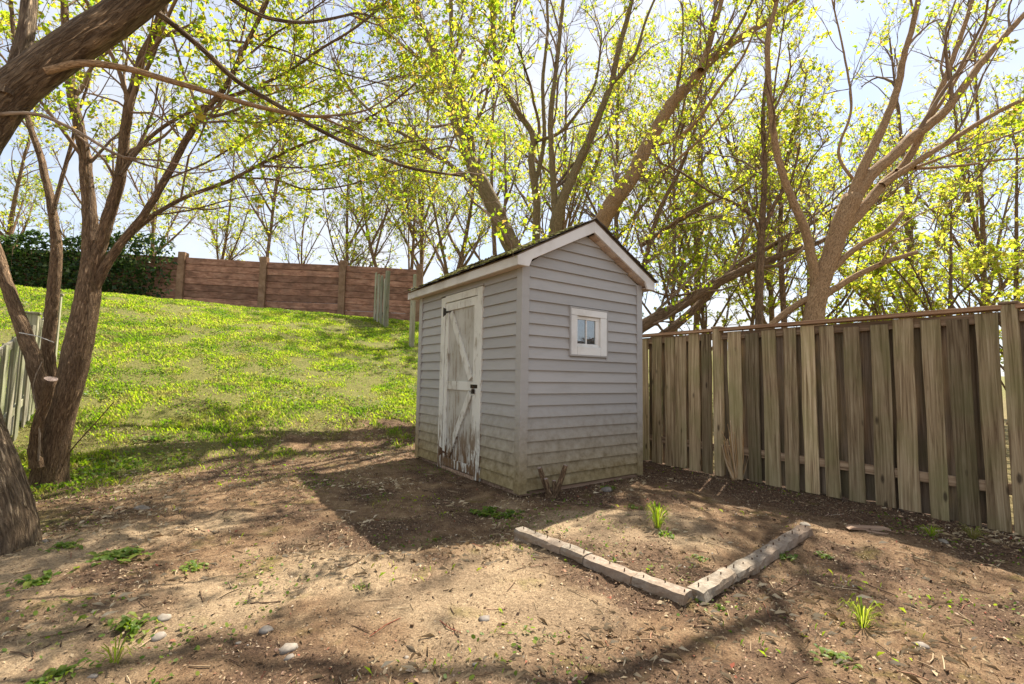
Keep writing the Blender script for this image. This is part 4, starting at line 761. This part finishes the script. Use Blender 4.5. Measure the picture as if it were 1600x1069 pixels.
# sparse seedlings on the bare soil
x, y, u, v = scatter(24000, -1.2, 7, -2.5, 5.2); cl = fbm(x, y, 1.6, 111, 3)+.16*np.exp(-((u-3.4)**2+(v+.5)**2)/.8); keep = (y > 1.2) & (np.abs(x/y) < 1.25) & (rng.random(len(x)) < sstep(.56, .74, cl)) & ~((u > SU) & (u < SU+L) & (v > SV) & (v < SV+W)); x, y = x[keep], y[keep]
disc_leaves(x, y, rng.uniform(.004, .011, len(x)), MAT['weed_leaf'], 'seedlings', 'tiny green seedlings sprinkled over the bare soil', 'seedlings', .012)
x, y, u, v = scatter(14000, -1.2, 7, -2.5, 5.2); cl = fbm(x, y, 1.9, 121, 3); keep = (y > 1.2) & (np.abs(x/y) < 1.25) & (rng.random(len(x)) < sstep(.58, .72, cl)*.7) & ~((u > SU) & (u < SU+L) & (v > SV) & (v < SV+W)); x, y = x[keep], y[keep]
blades(x, y, rng.uniform(.015, .045, len(x)), np.full(len(x), .0018), MAT['grass_blade'], 'grass', 'thin sprouts of grass on the bare soil', 'grass', .9)
x, y, u, v = scatter(60000, -1.2, 9.5, -2.5, 5.2); cl = fbm(x, y, 1.7, 151, 4)-.06+.14*np.exp(-((u-6.6)/1.1)**2); keep = (y > 1.1) & (np.abs(x/y) < 1.25) & (rng.random(len(x)) < sstep(.42, .66, cl)) & ~((u > SU) & (u < SU+L) & (v > SV) & (v < SV+W)); x, y = x[keep], y[keep]
blades(x, y, rng.uniform(.012, .04, len(x)), rng.uniform(.0006, .0011, len(x)), MAT['straw'], 'dry_grass', 'dead straw-like grass bits lying on the soil', 'dry grass', 1.6)
# litter: dead leaf bits, crumbs of soil and small pebbles, twigs
x, y, u, v = scatter(300000, -1.4, 8, -2.6, 5.25); g_, s_, m_ = masks(x, y); dist = np.hypot(x, y); keep = (y > 1.0) & (np.abs(x/y) < 1.25) & (rng.random(len(x)) < (.28+.6*m_+.2*g_)*(1-.5*s_)) & ~((u > SU) & (u < SU+L) & (v > SV) & (v < SV+W)); x, y, dist = x[keep], y[keep], dist[keep]; n = len(x)
c = np.stack([x, y, ground(x, y)+.004], -1); nm = unit(rng.normal(0, .5, (n, 3))+np.array([0, 0, 1])); t = unit(np.cross(nm, rng.normal(size=(n, 3)))); b = np.cross(nm, t); l = (rng.uniform(.0025, .009, n)*(1+(rng.random(n) < .05)*1.2))[:, None]; w = l*rng.uniform(.2, .7, n)[:, None]
V = np.stack([c-t*l, c+b*w+nm*l*.3, c+t*l, c-b*w+nm*l*.25], 1); tag(mesh_obj('leaf_litter', np_mesh('leaf_litter', V, np.arange(n*4).reshape(-1, 4), MAT['litter'])), 'brown scraps of dead leaves strewn over the soil', 'leaf litter', kind='stuff')
def lumps(x, y, r, mat, name, label, cat):
    n = len(x); c = np.stack([x, y, ground(x, y)+r*.15], -1); base = np.array([[1, 0, 0], [-1, 0, 0], [0, 1, 0], [0, -1, 0], [0, 0, 1], [0, 0, -1.]]); V = c[:, None]+base[None]*r[:, None, None]*rng.uniform(.5, 1.15, (n, 6, 1))*np.array([1, 1, .65])
    ang = rng.uniform(0, 6.28, n); ca, sn = np.cos(ang)[:, None], np.sin(ang)[:, None]; dx, dy = V[..., 0]-c[:, None, 0], V[..., 1]-c[:, None, 1]; V[..., 0] = c[:, None, 0]+dx*ca-dy*sn; V[..., 1] = c[:, None, 1]+dx*sn+dy*ca
    f = np.array([[0, 2, 4], [2, 1, 4], [1, 3, 4], [3, 0, 4], [2, 0, 5], [1, 2, 5], [3, 1, 5], [0, 3, 5]]); return tag(mesh_obj(name, np_mesh(name, V, (f[None]+np.arange(n)[:, None, None]*6).reshape(-1, 3), mat, True)), label, cat, kind='stuff')
x, y, u, v = scatter(36000, -1.4, 7, -2.6, 5.2); cl = fbm(x, y, 2.6, 131, 3); g_, s_, m_ = masks(x, y); keep = (y > 1.0) & (np.abs(x/y) < 1.25) & (rng.random(len(x)) < sstep(.36, .62, cl)*(1-.7*s_)) & ~((u > SU) & (u < SU+L) & (v > SV) & (v < SV+W)); x, y = x[keep], y[keep]
lumps(x, y, .0018+.006*rng.random(len(x))**4+.0016*rng.random(len(x)), MAT['crumb'], 'soil_crumbs', 'crumbs of dry soil and grit on the bare ground', 'grit')
n = 1500; x, y, u, v = scatter(n, -1.2, 6.5, -2.3, 5.1); keep = (y > 1.1) & (np.abs(x/y) < 1.25) & ~((u > SU-.1) & (u < SU+L) & (v > SV-.1) & (v < SV+W)); x, y = x[keep], y[keep]; n = len(x); a = rng.normal(2.2, .9, n); l = rng.uniform(.03, .14, n)
pp = np.stack([np.stack([x+np.cos(a+rng.normal(0, .15, n))*l*k, y+np.sin(a+rng.normal(0, .15, n))*l*k, np.zeros(n)], -1) for k in (-.5, 0, .5)], 1); pp[..., 2] = ground(pp[..., 0], pp[..., 1])+.005
V, Q = tubes(pp, np.repeat(rng.uniform(.0012, .003, n)[:, None], 3, 1), 4); tag(mesh_obj('twig_litter', np_mesh('twig_litter', V, Q, MAT['litter'], True)), 'thin fallen twigs scattered over the soil', 'twigs', kind='stuff')
# stones
def stone(px, py, wpx, label, flat=.55, seed=0):
    p_ = G(px, py); r = wpx*.45*p_[1]/F_PX; bm = bmesh.new(); bmesh.ops.create_icosphere(bm, subdivisions=2, radius=1); rr = random.Random(seed); k = [rr.uniform(.75, 1.25) for _ in range(3)]
    for v_ in bm.verts: v_.co *= 1+.16*math.sin(v_.co.x*3+seed)*math.cos(v_.co.y*2.5+seed*2)+rr.uniform(-.13, .13); v_.co.x *= r*1.05; v_.co.y *= r*k[1]*.8; v_.co.z *= r*flat
    me = bpy.data.meshes.new('stone'); bm.to_mesh(me); bm.free(); me.materials.append(MAT['stone']); o = mesh_obj('stone', me, None, (p_[0], p_[1], p_[2]+r*flat*.05), (0, 0, rr.uniform(0, 3)))
    for f in me.polygons: f.use_smooth = True
    return tag(o, label, 'stone', 'loose stones on the soil')
for i, (x, y, w, lab) in enumerate([(256, 966, 22, 'egg-shaped pale pink stone right of a leafy weed in the left foreground'), (247, 996, 24, 'flat grey stone just below the egg-shaped pale stone'), (415, 985, 20, 'oval light stone in the left foreground'), (450, 1014, 30, 'dark rounded stone, one of a touching pair in the left foreground'), (452, 1028, 18, 'white stone touching the dark rounded stone'), (757, 968, 22, 'white angular stone in the centre foreground, left of the block edging'),
    (1258, 821, 18, 'grey stone at the far right end of the block edging'), (1474, 847, 18, 'pinkish stone near the right fence'), (1440, 1009, 18, 'pale flat stone in the right foreground'), (72, 846, 14, 'white stone at the foot of the left-edge trunk'), (222, 796, 26, 'flat grey stone set in soil below the grass slope'), (635, 1028, 10, 'small whitish pebble in the centre foreground'), (372, 1005, 9, 'small grey pebble left of the oval light stone'), (948, 766, 20, 'grey stone against the shed plinth under the window wall'), (1210, 742, 20, 'pale lumpy stone at the fence foot beside the dry stems'), (145, 1058, 16, 'white stone at the bottom left edge of the yard'), (742, 1038, 9, 'small pale pebble near the bottom centre')]): stone(x, y, w, lab, .5, i)
for px, py, l, w, rz, lab in ((1355, 826, .26, .07, -.1, 'thin wooden offcut lying on the soil in front of the right fence'), (1375, 835, .13, .025, -.6, 'narrow stick of wood beside the offcut near the fence')):
    p_ = G(px, py); t = empty('wood_offcut', p_, rz, lab, 'offcut'); V = [(a_+random.uniform(-.02, .02), b_, c_) for a_, b_, c_ in boxv(-l/2, l/2, -w/2, w/2, -.004, .014)]; poly('piece', V, BF, MAT['timber'], t, .002)
# weeds: rosettes and grass tufts one can pick out
def weed(px, py, rad, nl, label, kind='broad', hgt=.06):
    rad *= .8; nl = int(nl*1.0); hgt *= .7; p_ = G(px, py); t = empty('weed', p_, 0, label, 'weed', 'weeds on the bare soil'); V, Fx = [], []
    for i in range(nl):
        a = rng.uniform(0, 6.28); d = np.array([math.cos(a), math.sin(a), 0]); s_ = np.array([-d[1], d[0], 0]); l = rad*rng.uniform(.6, 1.15); e = rng.uniform(.15, 1.) if kind == 'broad' else rng.uniform(1.2, 3); w = l*(.2 if kind == 'broad' else .035)+.001; o = len(V); st = np.array([*rng.normal(0, rad*.42, 2), 0]) if kind == 'broad' else d*rng.uniform(0, rad*.25); l *= .5 if kind == 'broad' else 1; w = l*.27+.001 if kind == 'broad' else w
        upz = np.array([0, 0, 1.]); pts = [st, st+d*l*.35+upz*hgt*e*.6, st+d*l*.7+upz*hgt*e*.8, st+d*l+upz*hgt*e*.55]; ws = [w*.25, w*.9, w*.8, .0]
        for q_, w_ in zip(pts, ws): V += [q_-s_*w_+upz*w_*.3, q_, q_+s_*w_+upz*w_*.3]
        for k in range(3): Fx += [(o+3*k, o+3*k+1, o+3*k+4, o+3*k+3), (o+3*k+1, o+3*k+2, o+3*k+5, o+3*k+4)]
    me = bpy.data.meshes.new('leaves'); me.from_pydata([tuple(q_) for q_ in V], [], Fx); me.materials.append(MAT['weed_leaf' if kind == 'broad' else 'grass_blade']); mesh_obj('leaves', me, t)
for x, y, r_, n, lab, kd, h in [(205, 980, .12, 34, 'leafy green weed left of the egg-shaped stone in the left foreground', 'broad', .06), (760, 802, .17, 60, 'largest green weed in the shed shadow by the door', 'broad', .05), (800, 806, .15, 44, 'green weed in the shadow beside the left end of the edging', 'broad', .05), (820, 772, .12, 30, 'green weed at the shed corner foot', 'broad', .06), (678, 846, .06, 14, 'small green weed near the tip of the shed shadow', 'broad', .03),
    (1028, 825, .12, 60, 'tall grassy clump in the middle of the garden bed', 'grass', .11), (1042, 838, .09, 26, 'leafy clump low in the garden bed middle', 'broad', .06), (990, 795, .09, 22, 'sparse green weed at the back of the garden bed', 'broad', .05), (1090, 874, .07, 30, 'green weed inside the garden bed near the front corner', 'broad', .03), (962, 878, .05, 7, 'two-leaved seedling behind the left edging', 'broad', .05), (952, 764, .10, 26, 'green weed against the shed window wall', 'broad', .06),
    (1348, 980, .10, 46, 'bright tuft of grass in the right foreground', 'grass', .07), (1222, 870, .11, 40, 'green weed outside the right arm of the edging', 'broad', .03), (1285, 870, .08, 26, 'low green weed right of the edging end', 'broad', .03), (1455, 838, .09, 40, 'grass tuft on the dark soil before the right fence', 'grass', .05), (1520, 842, .10, 44, 'grass tuft nearest the right fence post', 'grass', .06), (1305, 1030, .09, 30, 'leafy weed at the lower right of the yard', 'broad', .03), (1125, 953, .06, 10, 'small seedling in front of the edging corner', 'broad', .04),
    (180, 872, .16, 60, 'bright green patch of weed in front of the left-edge trunk', 'broad', .04), (62, 910, .14, 40, 'low weed at the left edge foreground', 'broad', .04), (300, 888, .10, 30, 'thin green weed left of the pale sand patch', 'broad', .03), (105, 855, .12, 36, 'weed close to the left-edge trunk root', 'broad', .04), (85, 1060, .10, 30, 'weed at the bottom left corner', 'broad', .04), (180, 1035, .08, 24, 'small grass tuft in the bottom left foreground', 'grass', .05), (120, 555, .32, 40, 'big-leaved dark green weed on the slope beside the brown stems', 'broad', .12), (1140, 660, .1, 4, 'faint sprig at the fence foot', 'broad', .03), (565, 920, .06, 12, 'tiny spiky weed left of centre', 'broad', .03), (240, 688, .2, 26, 'dark broad weed low on the grass slope', 'broad', .1)]: weed(x, y, r_, n, lab, kd, h)
# cut shrub at the shed corner, dry stalks by the fence
p_ = G(862, 776); cs_ = empty('cut_shrub', p_, 0, 'stump of a cut shrub with four pruned stems at the shed corner', 'stump')
for (x0, y0, x1, y1, w) in ((862, 778, 843, 731, 8), (866, 778, 884, 727, 8), (862, 778, 853, 748, 7), (868, 778, 866, 751, 7)):
    a, b = P(x0, y0, p_[1])-p_, P(x1, y1, p_[1]+rng.uniform(-.1, .05))-p_; a[2] = -.02; m = (a+b)/2+rng.normal(0, .012, 3)
    pts, rad = smooth_line([a, m, b], np.array([w*1.3, w, w*.85])*p_[1]/F_PX/2, .03); limb_mesh('stem', pts, rad, 9, MAT['bark_brown'], cs_, .06, 0, True)
bm = bmesh.new(); bmesh.ops.create_icosphere(bm, subdivisions=2, radius=.07)
for v_ in bm.verts: v_.co *= random.uniform(.8, 1.2); v_.co.z *= .55
me = bpy.data.meshes.new('root_crown'); bm.to_mesh(me); bm.free(); me.materials.append(MAT['bark_brown']); me.attributes.new('bark', 'FLOAT_VECTOR', 'POINT').data.foreach_set('vector', np.array([tuple(v_.co) for v_ in me.vertices], np.float32).ravel()); mesh_obj('root_crown', me, cs_)
def stalks(name, label, base, lst, cat='stalks'):
    p_ = G(*base); t = empty(name, p_, 0, label, cat)
    for (x0, y0, x1, y1, w) in lst:
        a, b = P(x0, y0, p_[1])-p_, P(x1, y1, p_[1]+rng.uniform(-.12, .02))-p_; a[2] = -.01; pts, rad = smooth_line([a, (a+b)/2+rng.normal(0, .012, 3), b], np.array([w, w*.8, w*.4])*p_[1]/F_PX/2, .04); V, Fx = tube_simple(pts, list(rad), 5); poly('stalk', V, Fx, MAT['dry'], t, 0, True)
stalks('dry_stalks', 'bundle of dry orange-brown stalks in front of the right fence', (1152, 750), [(1150+i*.8, 748, 1128+i*3.4+random.uniform(-3, 3), random.uniform(655, 718), random.uniform(1.1, 2.2)) for i in range(18)]+[(1150, 748, 1141, 657, 2.5), (1158, 740, 1174, 711, 3), (1145, 744, 1131, 688, 4), (1147, 744, 1137, 686, 3.5), (1146, 744, 1134, 690, 3.5), (1146, 744, 1128, 694, 3)])
stalks('dry_stalks', 'three pale broken stems right of the dry stalk bundle', (1187, 752), [(1187, 752, 1192, 721, 3.5), (1186, 752, 1178, 732, 2.5), (1184, 753, 1180, 738, 2)])
# wire tied between the brown stems
V, Fx = tube_simple([P(30, 520, 4.3), P(58, 525, 4.28), P(84, 535, 4.27)], .004, 5); tag(poly('wire', V, Fx, MAT['wire'], None, 0, True), 'pale wire strung across the brown stems above the low fence', 'wire')
